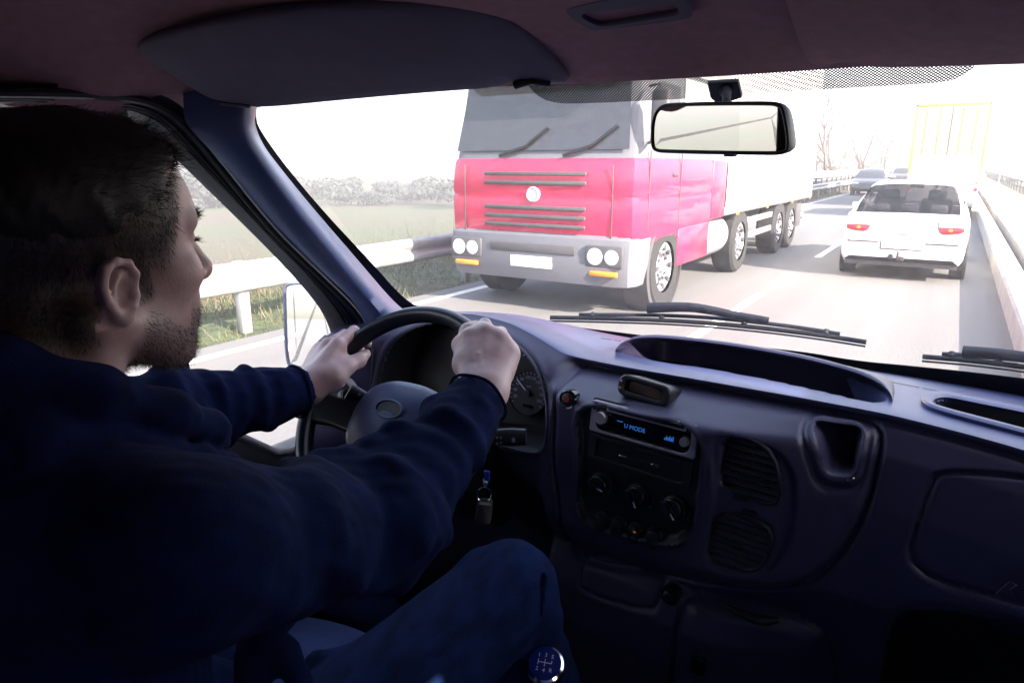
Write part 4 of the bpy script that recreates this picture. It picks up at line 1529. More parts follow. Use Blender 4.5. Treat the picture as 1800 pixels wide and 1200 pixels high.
def mesh_obj(name, V, Q, m, parent, attr=None, keep=None):
    if keep is not None:
        fk = keep[Q].all(1)
        Q = Q[fk]
        ids, inv = np.unique(Q, return_inverse=True)
        V, Q = V[ids], inv.reshape(-1, 4)
        if attr is not None:
            attr = attr[ids]
    me = bpy.data.meshes.new(name)
    V = V - np.array(base_of(parent))
    me.vertices.add(len(V))
    me.vertices.foreach_set("co", V.astype(np.float32).ravel())
    me.loops.add(Q.size)
    me.loops.foreach_set("vertex_index", Q.astype(np.int32).ravel())
    me.polygons.add(len(Q))
    me.polygons.foreach_set("loop_start", np.arange(0, Q.size, 4, dtype=np.int32))
    me.polygons.foreach_set("loop_total", np.full(len(Q), 4, np.int32))
    me.polygons.foreach_set("use_smooth", np.ones(len(Q), bool))
    me.update(calc_edges=True)
    me.validate()
    me.materials.append(m)
    if attr is not None:
        a = me.attributes.new("stubble", 'FLOAT', 'POINT')
        a.data.foreach_set("value", attr.astype(np.float32))
    o = bpy.data.objects.new(name, me)
    S.collection.objects.link(o)
    o.parent = parent
    return o


def vnormals(V, Q):
    n = np.cross(V[Q[:, 2]] - V[Q[:, 0]], V[Q[:, 3]] - V[Q[:, 1]])
    out = np.zeros_like(V)
    for k in range(4):
        for c in range(3):
            out[:, c] += np.bincount(Q[:, k], n[:, c], len(V))
    return out / (np.linalg.norm(out, axis=1)[:, None] + 1e-12)


def noise3(p, f, seed=0):
    """cheap smooth noise"""
    s = np.zeros(len(p))
    r_ = np.random.default_rng(seed)
    for i in range(5):
        d = r_.normal(size=3)
        d /= np.linalg.norm(d)
        s += np.sin(p @ d * f * (1 + .35 * i) + r_.uniform(0, 6.28))
    return s / 5


def sphere_vol(v, c, r_, k=.006, op=1):
    return v.ell(c, (r_, r_, r_), k, op)


driver = thing("person", "bearded man in a navy fleece jacket and jeans driving with both hands on the wheel", "person", R3(-.66, .25, -.72))
HO = R3(-.66, .300, -.100)          # ear level, middle of the head


def hl(x, y, z):
    return HO + np.array([x, y, z])


def head_vol(v):
    v.ell(hl(0, .005, .064), (.077, .101, .079), .02)                     # skull
    v.ell(hl(0, .030, .055), (.066, .083, .069), .02)                     # forehead
    v.ell(hl(0, .052, -.012), (.060, .056, .075), .025)                   # face
    for s_ in (-1, 1):
        v.cap(hl(.056 * s_, .008, -.035), hl(.020 * s_, .078, -.080), .020, .016, .025)   # jaw
        v.ell(hl(.043 * s_, .074, .000), (.021, .022, .017), .02)         # cheekbone
        v.cap(hl(.012 * s_, .104, .052), hl(.046 * s_, .088, .050), .0085, .008, .014)    # brow
    v.ell(hl(0, .082, -.074), (.022, .019, .018), .018)                   # chin
    v.ell(hl(0, .078, -.035), (.036, .030, .034), .02)                    # muzzle
    for s_ in (-1, 1):
        v.ell(hl(.032 * s_, .110, .032), (.017, .016, .0125), .012, -1)   # eye socket
        v.ell(hl(.032 * s_, .0865, .032), (.0150, .0145, .0125), .004)    # lids
        v.cap(hl(.018 * s_, .0985, .0285), hl(.045 * s_, .0895, .0285), .0024, .002, .004)
    v.cap(hl(0, .106, .038), hl(0, .126, -.002), .0072, .0105, .010)      # nose
    sphere_vol(v, hl(0, .126, -.006), .0108, .008)
    for s_ in (-1, 1):
        v.ell(hl(.0125 * s_, .114, -.009), (.0075, .009, .007), .006)
    v.cap(hl(-.020, .101, -.040), hl(0, .1075, -.0385), .0052, .006, .006)  # lips
    v.cap(hl(.020, .101, -.040), hl(0, .1075, -.0385), .0052, .006, .006)
    v.cap(hl(-.017, .099, -.050), hl(.017, .099, -.050), .006, .006, .006)
    v.cap(hl(-.022, .107, -.0448), hl(.022, .107, -.0448), .0016, .0016, .004, -1)
    # neck
    v.cap(hl(0, -.028, -.03), hl(0, -.055, -.20), .056, .062, .03)
    for s_ in (-1, 1):
        v.cap(hl(.056 * s_, -.020, -.03), hl(.022 * s_, .010, -.19), .015, .014, .02)     # neck muscle
    sphere_vol(v, hl(0, .045, -.125), .012, .02)
    # ears
    for s_ in (-1, 1):
        def e(y, z, o):
            return hl(s_ * (.0705 + o * .85), y * .80 + .004, z * .78 - .003)
        rot_ear = None
        v.ell(e(-.008, .004, .006), (.008, .0155, .0245), .008)
        v.ell(e(-.003, -.003, .018), (.0095, .0095, .0135), .004, -1)        # concha
        ho = [e(.011, .004, .010), e(.012, .017, .013), e(.004, .030, .016), e(-.010, .034, .019), e(-.022, .027, .021), e(-.027, .010, .021), e(-.023, -.008, .018), e(-.014, -.022, .014)]
        v.chain(ho, [.0030, .0034, .0036, .0037, .0037, .0035, .0034, .0040], .0025)
        v.chain([e(-.016, -.010, .015), e(-.016, .004, .0165), e(-.009, .018, .0155), e(.002, .023, .0125)], [.0030, .0028, .0026, .0024], .0022)
        v.ell(e(-.004, -.026, .010), (.0055, .0095, .009), .006)            # lobe
        v.ell(e(.0095, -.006, .011), (.0050, .0042, .0062), .004)           # tragus
        v.ell(e(.003, -.017, .013), (.005, .006, .004), .004)


# joints
SH = {1: R3(-.475, .268, -.298), -1: R3(-.845, .265, -.285)}
EL = {1: R3(-.485, .490, -.385), -1: R3(-.900, .500, -.345)}
WR = {1: T(850, 688, .93), -1: T(541, 684, 1.13)}


def hand_r(v):
    w_ = WR[1]
    mcp = [T(826, 592, 1.005), T(855, 585, 1.005), T(881, 598, .995), T(897, 622, .985)]
    pip = [T(852, 570, 1.045), T(880, 585, 1.055), T(893, 608, 1.048), T(896, 636, 1.035)]
    dip = [T(872, 592, 1.095), T(888, 612, 1.095), T(890, 632, 1.088), T(886, 655, 1.075)]
    tip = [T(868, 612, 1.098), T(874, 630, 1.10), T(874, 648, 1.095), T(872, 668, 1.08)]
    wl, wr_ = T(833, 684, .935), T(866, 692, .93)
    v.cap(EL[1] * .5 + w_ * .5, w_, .034, .0255, .01, sq=(_r, 1.15))
    for i in range(4):
        st = wl * (1 - i / 3) + wr_ * (i / 3)
        v.cap(st, mcp[i], .0165, .0125, .020)
        v.cap(st * .55 + mcp[i] * .45 + ray(850, 640) * .018, mcp[i] + ray(850, 600) * .014, .014, .011, .018)
        v.cap(mcp[i] - ray(850, 600) * .0045, mcp[i], .0112, .0108, .005)
        rr = (.0098, .0100, .0095, .0085)[i]
        v.cap(mcp[i], pip[i], rr + .0012, rr, .004)
        v.cap(pip[i], dip[i], rr, rr - .001, .003)
        v.cap(dip[i], tip[i], rr - .001, rr - .0018, .003)
        # tendons
        v.cap(st * .5 + mcp[i] * .5 - ray(850, 640) * .0160, mcp[i] - ray(850, 600) * .0100, .0024, .0032, .006)
    v.chain([T(838, 668, .925), T(846, 645, .935), T(842, 622, .955), T(852, 604, .975)], [.0016, .0018, .0016, .0014], .004)
    v.chain([T(862, 672, .922), T(868, 650, .935), T(874, 630, .955)], [.0016, .0018, .0014], .004)
    # thumb, round the inner side of the rim
    v.chain([T(838, 676, .945), T(818, 640, .985), T(810, 606, 1.03), T(822, 582, 1.06), T(836, 572, 1.075)], [.018, .0165, .0115, .0105, .0085], .012)
    return tip


def hand_l(v):
    w_ = WR[-1]
    v.cap(EL[-1] * .5 + w_ * .5, w_, .034, .0265, .01)
    mcp = [T(594, 606, 1.165), T(577, 606, 1.20), T(563, 613, 1.225), T(553, 628, 1.235)]
    pip = [T(622, 582, 1.215), T(606, 588, 1.265), T(590, 600, 1.295), T(577, 622, 1.30)]
    dip = [T(640, 590, 1.265), T(628, 604, 1.30), T(610, 620, 1.315), T(595, 640, 1.315)]
    tip = [T(646, 604, 1.275), T(636, 620, 1.295), T(620, 636, 1.305), T(606, 655, 1.30)]
    w0, w1 = T(548, 676, 1.125), T(532, 690, 1.14)
    for i in range(4):
        st = w0 * (1 - i / 3) + w1 * (i / 3)
        v.cap(st, mcp[i], .0175, .0125, .020)
        v.cap(mcp[i] - ray(580, 600) * .005, mcp[i], .0112, .0108, .005)
        v.cap(st * .4 + mcp[i] * .6 - ray(570, 630) * .016, mcp[i] - ray(580, 600) * .011, .0022, .0030, .006)
        rr = (.0100, .0100, .0095, .0085)[i]
        v.cap(mcp[i], pip[i], rr + .0012, rr, .004)
        v.cap(pip[i], dip[i], rr, rr - .001, .003)
        v.cap(dip[i], tip[i], rr - .001, rr - .0018, .003)
    v.chain([T(552, 680, 1.118), T(588, 662, 1.130), T(608, 646, 1.150), T(630, 634, 1.178), T(643, 622, 1.20)], [.020, .0185, .0125, .0108, .0088], .012)
    v.cap(T(575, 660, 1.135), T(590, 625, 1.165), .018, .015, .02)


body = Vol()
body.ell(R3(-.66, .205, -.46), (.150, .105, .20), .03)
body.ell(R3(-.66, .165, -.70), (.155, .11, .12), .04)
for s_ in (1, -1):
    body.cap(R3(-.66, .245, -.285), SH[s_], .055, .045, .04)
    body.cap(SH[s_], EL[s_], .044, .036, .02)
    body.cap(EL[s_], EL[s_] * .5 + WR[s_] * .5, .037, .034, .01)
KN = {1: R3(-.432, .660, -.548), -1: R3(-.800, .640, -.585)}
AN = {1: R3(-.425, .835, -.96), -1: R3(-.80, .86, -.97)}
HP = {1: R3(-.565, .19, -.70), -1: R3(-.755, .19, -.70)}
for s_ in (1, -1):
    body.cap(HP[s_], KN[s_], .07, .05, .03)
    body.cap(KN[s_], AN[s_], .046, .034, .02)
    body.cap(AN[s_], AN[s_] + np.array([0, .13, -.06]), .03, .022, .02)
head_vol(body)
hand_r(body)
hand_l(body)
BV, BQ = body.mesh(.0024)
# short hair at the sides and beard as colour of the skin
L = BV - HO
side = sstep(-.015, .03, L[:, 2]) * (1 - sstep(.058, .082, L[:, 1] - .25 * (L[:, 2] - .06)))
back = sstep(.0, -.03, L[:, 1]) * sstep(-.075, -.03, L[:, 2])
burn = sstep(.022, .012, np.abs(L[:, 1] - .022)) * sstep(-.03, -.01, L[:, 2]) * (np.abs(L[:, 0]) > .04)
ear = (np.abs(L[:, 0]) > .0735) & (L[:, 1] > -.028) & (L[:, 1] < .019) & (np.abs(L[:, 2]) < .034)
chinline = -.012 - .25 * np.clip(L[:, 1] - .02, 0, .1) * (L[:, 1] < .08) - .012 * sstep(.03, .07, L[:, 1])
beard = sstep(chinline + .008, chinline - .030, L[:, 2] + .004 * noise3(L, 210, 12)) * sstep(.000, .034, L[:, 1]) * sstep(-.135, -.105, L[:, 2]) * (np.abs(L[:, 0]) < .09)
lips = (np.abs(L[:, 2] + .045) < .010) & (np.abs(L[:, 0]) < .02) & (L[:, 1] > .09)
hairc = np.clip(np.maximum.reduce([side * .97, back * .97, burn * .8]), 0, 1)
stub = np.where(ear, 0, np.maximum(hairc, beard * .55))
stub = np.where(lips, stub * .3, stub)
stub *= (L[:, 2] > -.14) & (np.linalg.norm(L, axis=1) < .24)
stub = np.clip(stub * (0.95 + .08 * noise3(L, 700, 3)), 0, .97)
bodyo = mesh_obj("body", BV, BQ, M['skin'], driver, stub)
BN = vnormals(BV, BQ)


def strands(name, roots, dirs, lens, r0, m, parent, curl=.3, seg=3, seed=1):
    """many tapering hairs in one mesh"""
    r_ = np.random.default_rng(seed)
    n = len(roots)
    sidev = np.cross(dirs, r_.normal(size=(n, 3)))
    sidev /= np.linalg.norm(sidev, axis=1)[:, None] + 1e-9
    bend = r_.normal(size=(n, 3)) * curl
    vs, fs = [], []
    for i in range(seg + 1):
        t = i / seg
        p = roots + dirs * (lens * t)[:, None] + bend * (lens * t * t)[:, None]
        wv = sidev * (r0 * (1 - t * .85))
        vs += [p - wv, p + wv]
    V = np.stack(vs, 1).reshape(-1, 3)
    k = 2 * (seg + 1)
    b0 = np.arange(n)[:, None] * k
    Q = np.concatenate([np.stack([b0[:, 0] + 2 * i, b0[:, 0] + 2 * i + 1, b0[:, 0] + 2 * i + 3, b0[:, 0] + 2 * i + 2], 1) for i in range(seg)])
    return mesh_obj(name, V, Q, m, parent)


# hair: cap of thick hair on top with loose strands
hv = Vol()
hv.ell(hl(0, .004, .070), (.0792, .1025, .0785), .01, mod=lambda p: .0016 * noise3(p, 95, 5) + .0010 * noise3(p, 260, 8))
hv.ell(hl(.004, .045, .100), (.055, .058, .034), .025, mod=lambda p: .003 * noise3(p, 120, 6))
hv.half(hl(0, .080, .100), (0, .80, -.62), hl(-.2, -.2, -.1), hl(.2, .25, .3), .012)
HV, HQ = hv.mesh(.003)
hl_ = HV - HO
keep = hl_[:, 2] > .042 + .010 * noise3(HV, 60, 9)
hair = mesh_obj("hair", HV, HQ, M['hair'], driver, keep=keep)
HN = vnormals(HV, HQ)
cand = np.where((hl_[:, 2] > .05))[0]
ix = RNG.choice(cand, 9000)
comb = np.array([.2, .75, .0])
dr = HN[ix] * .10 + comb + RNG.normal(size=(len(ix), 3)) * .16
dr /= np.linalg.norm(dr, axis=1)[:, None]
strands("hair_strands", HV[ix] - HN[ix] * .002, dr, RNG.uniform(.006, .014, len(ix)), .00035, M['hair'], hair, .25)
cand = np.where((hl_[:, 1] > .068) & (hl_[:, 2] > .098) & (hl_[:, 2] < .16))[0]
ix = RNG.choice(cand, 900)
dr = HN[ix] * .3 + np.array([.15, .9, -.1]) + RNG.normal(size=(len(ix), 3)) * .32
dr /= np.linalg.norm(dr, axis=1)[:, None]
strands("fringe_strands", HV[ix] - HN[ix] * .002, dr, RNG.uniform(.008, .022, len(ix)), .0004, M['hair'], hair, .5, 4)
# short stubble hairs on the cheeks and chin, cropped hair at the sides
p_ = np.where((stub > .3) & (beard > .35) & ~ear)[0]
ix = RNG.choice(p_, 5500, p=beard[p_] / beard[p_].sum())
dr = BN[ix] * .65 + np.array([0, .15, -.55]) + RNG.normal(size=(len(ix), 3)) * .25
dr /= np.linalg.norm(dr, axis=1)[:, None]
strands("beard", BV[ix], dr, RNG.uniform(.0025, .0065, len(ix)), .00018, M['hair'], driver, .3, 2)
p_ = np.where((hairc > .5) & ~ear & (L[:, 2] > -.08) & (np.linalg.norm(L, axis=1) < .2))[0]
ix = RNG.choice(p_, 16000)
dr = BN[ix] * .35 + np.array([0, -.2, -.6]) + RNG.normal(size=(len(ix), 3)) * .2
dr /= np.linalg.norm(dr, axis=1)[:, None]
strands("cropped_hair", BV[ix], dr, RNG.uniform(.004, .008, len(ix)), .00022, M['hair'], hair, .3, 2)
# brows and lashes
for s_ in (1, -1):
    n = 260
    t = RNG.uniform(0, 1, n)
    rt = np.stack([hl(s_ * .014, .1115, .050) * (1 - a) + hl(s_ * .050, .0935, .0545) * a for a in t]) + RNG.normal(size=(n, 3)) * .0016
    dr = np.array([s_ * .5, .45, .25]) + RNG.normal(size=(n, 3)) * .25
    dr /= np.linalg.norm(dr, axis=1)[:, None]
    strands("eyebrow", rt, dr, RNG.uniform(.006, .010, n), .0004, M['hair'], driver, .2, 2)
    n = 70
    t = np.linspace(0, 1, n)
    rt = np.stack([hl(s_ * .020, .1000, .0290) * (1 - a) + hl(s_ * .045, .0910, .0290) * a + np.array([0, .0035 * math.sin(PI * a), 0]) for a in t])
    dr = np.array([s_ * .25, .9, .12]) + RNG.normal(size=(n, 3)) * .12
    strands("eyelash", rt, dr, RNG.uniform(.008, .011, n), .0004, M['hair'], driver, .15, 2)


# ---- clothing
def folds(n, amp, seed, where=None, sharp=1.0, tw=1.0):
    r_ = np.random.default_rng(seed)
    ph = r_.uniform(0, 6.28, 4)

    def f(p, h_, q):
        ang = (q @ _r) * 62 * tw + (q @ _u) * 40 + 2.2 * noise3(p, 14, seed)
        s_ = np.sin(h_ * n * 6.28 + ang * .55 + ph[0]) * .6 + np.sin(h_ * n * 1.7 * 6.28 - ang * .8 + ph[1]) * .4 + .4 * np.sin(h_ * n * .6 * 6.28 + ang * 1.3 + ph[2])
        a = amp if where is None else amp * where(h_)
        return a * (np.abs(s_) ** sharp) * np.sign(s_)
    return f


jv = Vol()
jv.ell(R3(-.66, .210, -.42), (.185, .135, .20), .04, mod=lambda p: .006 * noise3(p, 38, 21))
jv.ell(R3(-.655, .205, -.58), (.178, .155, .15), .05, mod=lambda p: .008 * noise3(p, 45, 22))
for s_ in (1, -1):
    jv.cap(R3(-.66 + .05 * s_, .225, -.275), SH[s_], .072, .066, .05, mod=folds(1.2, .004, 31 + s_))
    jv.cap(SH[s_], EL[s_], .074, .063, .03, mod=folds(2.2, .0075, 41 + s_, lambda h_: .35 + 1.0 * h_, 1.2))
    W = WR[s_]
    D = nrm(W - EL[s_])
    Wc = W - D * .022
    jv.cap(EL[s_], EL[s_] * .22 + Wc * .78, .062, .0475, .035, mod=folds(2.8, .0085, 51 + s_, lambda h_: 1.1 - .55 * h_, 1.2))
    jv.cap(EL[s_] * .22 + Wc * .78, Wc, .0445, .0385, .010, mod=folds(1.0, .002, 61 + s_))
    cb = Wc - D * .040
    # hollow cuff
    jv.cap(Wc - D * .008, Wc + D * .06, .0325, .036, .003, -1)
# the creases in the crook of the near arm
for i, (a, b, c) in enumerate(((500, 808, .70), (555, 797, .73), (598, 790, .75), (642, 768, .78), (686, 745, .80))):
    a0 = T(a + 8, b + 14, c)
    a1 = T(a + 75, b + 85, c - .035)
    jv.cap(a0, a1, .011, .004, .032)
# fold-down collar, standing round the neck
col_pts = [hl(.0, -.115, -.040), hl(.062, -.090, -.050), hl(.086, -.035, -.082), hl(.085, .025, -.118), hl(.070, .070, -.152), hl(.046, .094, -.180)]
jv.chain(col_pts, [.022, .022, .020, .018, .016, .013], .02)
col_pts = [hl(.0, -.115, -.040), hl(-.062, -.090, -.050), hl(-.086, -.035, -.082), hl(-.085, .025, -.118), hl(-.070, .070, -.152), hl(-.046, .094, -.180)]
jv.chain(col_pts, [.022, .022, .020, .018, .016, .013], .02)
jv.chain([hl(.03, -.135, -.085), hl(.088, -.085, -.105), hl(.104, -.02, -.138), hl(.098, .040, -.168), hl(.080, .080, -.192), hl(.070, .092, -.205)], [.026, .024, .019, .014, .011, .010], .010)
jv.chain([hl(-.03, -.135, -.085), hl(-.088, -.085, -.105), hl(-.104, -.02, -.138), hl(-.098, .040, -.168), hl(-.080, .080, -.192)], [.026, .024, .019, .014, .011], .010)
jv.cap(hl(0, -.03, -.0), hl(0, -.015, -.17), .062, .060, .006, -1)
jv.cap(hl(0, .04, -.10), hl(0, .06, -.19), .040, .030, .006, -1)
# hem over the lap, with a turned fold at the near side
jv.chain([R3(-.80, .30, -.60), R3(-.72, .345, -.585), R3(-.62, .355, -.575), R3(-.54, .345, -.585), R3(-.50, .30, -.62)], [.03, .034, .036, .034, .03], .03)
jv.chain([T(452, 1072, .69), T(470, 1110, .675), T(500, 1150, .675), T(528, 1200, .66)], [.011, .013, .013, .012], .012)
jv.cap(T(440, 1090, .70), T(445, 1190, .67), .012, .018, .02)
JV, JQ = jv.mesh(.0034)
JV = JV + vnormals(JV, JQ) * (.0012 * noise3(JV, 150, 71))[:, None]
jacket = mesh_obj("jacket", JV, JQ, M['jacket'], driver)
# sleeve hems and zip
for s_ in (1, -1):
    W = WR[s_]
    D = nrm(W - EL[s_])
    c = W - D * .022 + D * .036
    a_ = nrm(np.cross(D, [0, 0, 1]))
    b_ = np.cross(D, a_)
    for off, rr in ((-.034, .0425), ):
        MB().tube([c + D * off + (a_ * math.cos(q) + b_ * math.sin(q)) * (rr + .0012 * math.sin(5 * q)) for q in np.linspace(0, 2 * PI, 40, endpoint=False)], .0022, 6, close=True).build("cuff_seam", M['jacket'], jacket)

tv = Vol()
tv.ell(R3(-.66, .17, -.72), (.175, .14, .10), .05)
for s_ in (1, -1):
    tv.cap(HP[s_], KN[s_], .096, .0655, .04, mod=folds(2.4, .0035, 81 + s_, lambda h_: .3 + 1.6 * (h_ - .5) ** 2))
    tv.cap(KN[s_] + np.array([0, .004, .0]), AN[s_], .063, .055, .025, mod=folds(3.0, .004, 91 + s_, lambda h_: .4 + .8 * (1 - h_)))
for a in ((560, 1150, 640, 1152), (545, 1165, 600, 1190), (957, 1010, 952, 1080)):
    tv.cap(T(a[0], a[1], .80), T(a[2], a[3], .82), .005, .003, .022)
TV, TQ = tv.mesh(.0042)
TV = TV + vnormals(TV, TQ) * (.0012 * noise3(TV, 110, 72))[:, None]
jeans = mesh_obj("jeans", TV, TQ, M['denim'], driver)
seam = []
for t in np.linspace(.25, 1.0, 24):
    p = HP[1] * (1 - t) + KN[1] * t
    seam.append(p + np.array([.55, 0, .05]) * (.096 + (.0655 - .096) * t) / .55 * 1.01)
for s_ in (1, -1):
    sv_ = Vol()
    A = AN[s_]
    sv_.ell(A + np.array([0, .03, -.055]), (.046, .085, .045), .02).ell(A + np.array([0, .12, -.085]), (.046, .075, .03), .03)
    sv_.half(A + np.array([0, 0, -.112]), (0, 0, -1), A - .3, A + .3)
    a_, b_ = sv_.mesh(.006)
    mesh_obj("shoe", a_, b_, M['shoe'], driver)

# ------------------------------------------------------------------ seat
seat = thing("driver_seat", "dark cloth driver's seat, front edge of its cushion showing between the thighs", "seat", R3(-.66, .25, -1.1))
sv_ = Vol()
sv_.ell(R3(-.66, .33, -.775), (.25, .31, .085), .04)
sv_.ell(R3(-.66, .50, -.725), (.23, .15, .080), .06)
for s_ in (1, -1):
    sv_.cap(R3(-.66 + .22 * s_, .12, -.76), R3(-.66 + .21 * s_, .52, -.755), .055, .05, .05)
a_, b_ = sv_.mesh(.007)
mesh_obj("cushion", a_, b_, M['seat'], seat)
sv_ = Vol()
sv_.cap(R3(-.66, .06, -.70), R3(-.66, -.03, -.25), .11, .09, .05, sq=(np.array([1.0, 0, 0]), 2.1))
for s_ in (1, -1):
    sv_.cap(R3(-.66 + .20 * s_, .11, -.66), R3(-.66 + .18 * s_, .03, -.25), .05, .045, .05)
a_, b_ = sv_.mesh(.008)
mesh_obj("backrest", a_, b_, M['seat'], seat)
MB().box(R3(-.66, .25, -.98), (.40, .42, .22), None, .02).build("seat_base", M['black'], seat)

# =================================================================== OUTSIDE
# ---- ground, road, walkway
def tz(x, y):
    """height of the open land"""
    x, y = np.asarray(x, float), np.asarray(y, float)
    l = -5.2 * sstep(7.5, 24, -x) + 6.2 * sstep(90, 420, np.hypot(x, y)) * (x < 0)
    r_ = -2.5 * sstep(5, 20, x) * (x > 0)
    return l + r_ + .25 * np.sin(x * .05 + 1) * np.sin(y * .04) * sstep(12, 40, np.abs(x)) - .06


gx = np.concatenate([-np.geomspace(1500, 60, 26), np.linspace(-58, -6, 40), np.linspace(-5, 5, 6), np.linspace(6, 40, 16), np.geomspace(45, 1500, 18)])
gy = np.concatenate([-np.geomspace(800, 40, 14), np.linspace(-36, 150, 64), np.geomspace(156, 2500, 26)])
rows = []
for y in gy:
    rows.append([(x, y, float(tz(x, y))) for x in gx])
tag(MB().grid(rows).build("field", M['field'], angle=None), kind='structure')
Y0, Y1 = -60, 420
tag(MB().grid([[(x, y, 0) for x in (-5.9, -3, 0, .67)] for y in np.linspace(Y0, Y1, 60)]).build("road", M['asphalt'], angle=None), kind='structure')
lm = MB()
for y in np.arange(-40, 260, 9.0):
    lm.grid([[(x, y + dy, .004) for x in (-2.12, -2.0)] for dy in (0, 4.5)])
for x0 in (-5.62,):
    lm.grid([[(x, y, .004) for x in (x0, x0 + .14)] for y in (Y0, Y1)])
tag(lm.build("road_markings", M['marking'], smooth=False), kind='structure')
kb = MB()
prof = [(.66, -.05), (.665, .24), (.69, .27), (.92, .27), (.94, .25), (.945, .05)]
kb.grid([[(x, y, z) for x, z in prof] for y in np.linspace(Y0, Y1, 40)])
tag(kb.build("kerb", M['concrete'], angle=30), kind='structure')
tag(MB().grid([[(x, y, z) for x, z in ((.94, .03), (1.10, .03))] for y in (Y0, Y1)]).build("gutter", M['chassis'], smooth=False), kind='structure')
tag(MB().grid([[(x, y, z) for x, z in ((1.10, .02), (1.10, .26), (2.75, .26), (2.75, 0))] for y in np.linspace(Y0, Y1, 40)]).build("footpath", M['concrete'], angle=30), kind='structure')
jt = MB()
for y in np.arange(4, 60, .9):
    jt.grid([[(x, y + d, .274) for x in (.70, .91)] for d in (0, .03)])
    jt.grid([[(x, y + d, .264) for x in (1.12, 2.72)] for d in (0, .03)])
tag(jt.build("paving_joints", M['truck_grey'], smooth=False), kind='structure')

# ---- crash barrier on the left
def guard_rail(x, y0, y1, name, label, z0=.40):
    t = thing(name, label, "crash barrier", (x, y0, 0))
    prof = [(-.02, 0), (.03, .02), (.05, .07), (.03, .11), (-.02, .14), (-.02, .17), (.03, .20), (.05, .25), (.03, .30), (-.02, .32)]
    ys = np.linspace(y0, y1, 80)
    MB().grid([[(x + a, y, z0 + b) for a, b in prof] for y in ys]).build("rail_beam", M['galv'], t, angle=60)
    y = y0 + .5
    while y < y1:
        pm = MB()
        pm.box((x - .08, y, .33), (.10, .12, .78), None, .01)
        pm.box((x - .04, y, z0 + .16), (.07, .10, .20))
        pm.build("rail_post", M['galv'], t)
        y += 4.0
    return t


guard_rail(-6.2, -12, 120, "crash_barrier", "long grey steel crash barrier along the left verge of the road")

# ---- brush on the verge
def tuft_field(name, n, xr, yr, hr, m, seed, label=None, dens=None):
    r_ = np.random.default_rng(seed)
    x = r_.uniform(*xr, n)
    y = yr[0] + (yr[1] - yr[0]) * r_.uniform(0, 1, n) ** 1.6
    if dens:
        k = dens(x, y, r_)
        x, y = x[k], y[k]
    n = len(x)
    z = tz(x, y) - .02
    P = np.stack([x, y, z], 1)
    d = np.stack([r_.normal(size=n) * .35, r_.normal(size=n) * .35, np.ones(n)], 1)
    d /= np.linalg.norm(d, axis=1)[:, None]
    ln = r_.uniform(*hr, n)
    b = r_.normal(size=(n, 3)) * .3
    sv = np.cross(d, r_.normal(size=(n, 3)))
    sv /= np.linalg.norm(sv, axis=1)[:, None]
    vs = []
    for i in range(3):
        t = i / 2
        p = P + d * (ln * t)[:, None] + b * (ln * t * t)[:, None]
        wv = sv * (.006 * (1 - .8 * t)) * np.clip(np.hypot(x, y) / 12, 1, 3)[:, None]
        vs += [p - wv, p + wv]
    V = np.stack(vs, 1).reshape(-1, 3)
    b0 = np.arange(n) * 6
    Q = np.concatenate([np.stack([b0 + 2 * i, b0 + 2 * i + 1, b0 + 2 * i + 3, b0 + 2 * i + 2], 1) for i in range(2)])
    me = bpy.data.meshes.new(name)
    me.from_pydata(V.tolist(), [], Q.tolist())
    me.materials.append(m)
    o = bpy.data.objects.new(name, me)
    S.collection.objects.link(o)
    return tag(o, label, "grass" if label else None, kind='stuff')


clump = lambda x, y, r_: (noise3(np.stack([x, y, 0 * x], 1), 1.1, 4) + r_.normal(size=len(x)) * .25) > .12
tuft_field("dry_brush", 26000, (-11.5, -6.4), (1, 60), (.15, .55), M['brush'], 3, "dry brown brush growing behind the crash barrier", clump)
tuft_field("verge_grass", 26000, (-12, -5.95), (0, 50), (.06, .22), M['grass'], 5, "short grass on the verge beside the crash barrier")
tuft_field("field_grass", 30000, (-60, -12), (2, 90), (.15, .5), M['grass'], 6, "rough grass of the open field", clump)


# ---- vehicles
def wheel(parent, c, r_, w_, axis=(1, 0, 0), name="wheel"):
    ax = np.array(axis, float)
    c = np.array(c, float)
    ty = MB().lathe(c, ax, [(r_ * .62, -w_ / 2), (r_ * .93, -w_ / 2), (r_, -w_ * .38), (r_, w_ * .38), (r_ * .93, w_ / 2), (r_ * .62, w_ / 2)], 40, None, False).build("tyre", M['tyre'], parent)
    MB().lathe(c, ax, [(r_ * .62, -w_ * .40), (r_ * .60, w_ * .40), (r_ * .50, w_ * .46), (r_ * .40, w_ * .30), (r_ * .16, w_ * .32), (r_ * .14, w_ * .45), (.001, w_ * .45)], 28).build("rim", M['silver'], ty)
    if r_ > .4:
        a1 = nrm(np.cross(ax, [0, 0, 1]))
        a2 = np.cross(ax, a1)
        nb = MB()
        for q in np.linspace(0, 2 * PI, 10, endpoint=False):
            p = c + (a1 * math.cos(q) + a2 * math.sin(q)) * r_ * .30 + ax * w_ * .32
            nb.lathe(p, ax, [(.022, -.01), (.022, .03), (.001, .032)], 8)
        for q in np.linspace(0, 2 * PI, 8, endpoint=False):
            p = c + (a1 * math.cos(q) + a2 * math.sin(q)) * r_ * .47 + ax * w_ * .40
            nb.lathe(p, ax, [(.035, -.02), (.035, .022), (.001, .022)], 12)
        nb.build("wheel_nut_ring", M['chassis'], ty)
    return ty


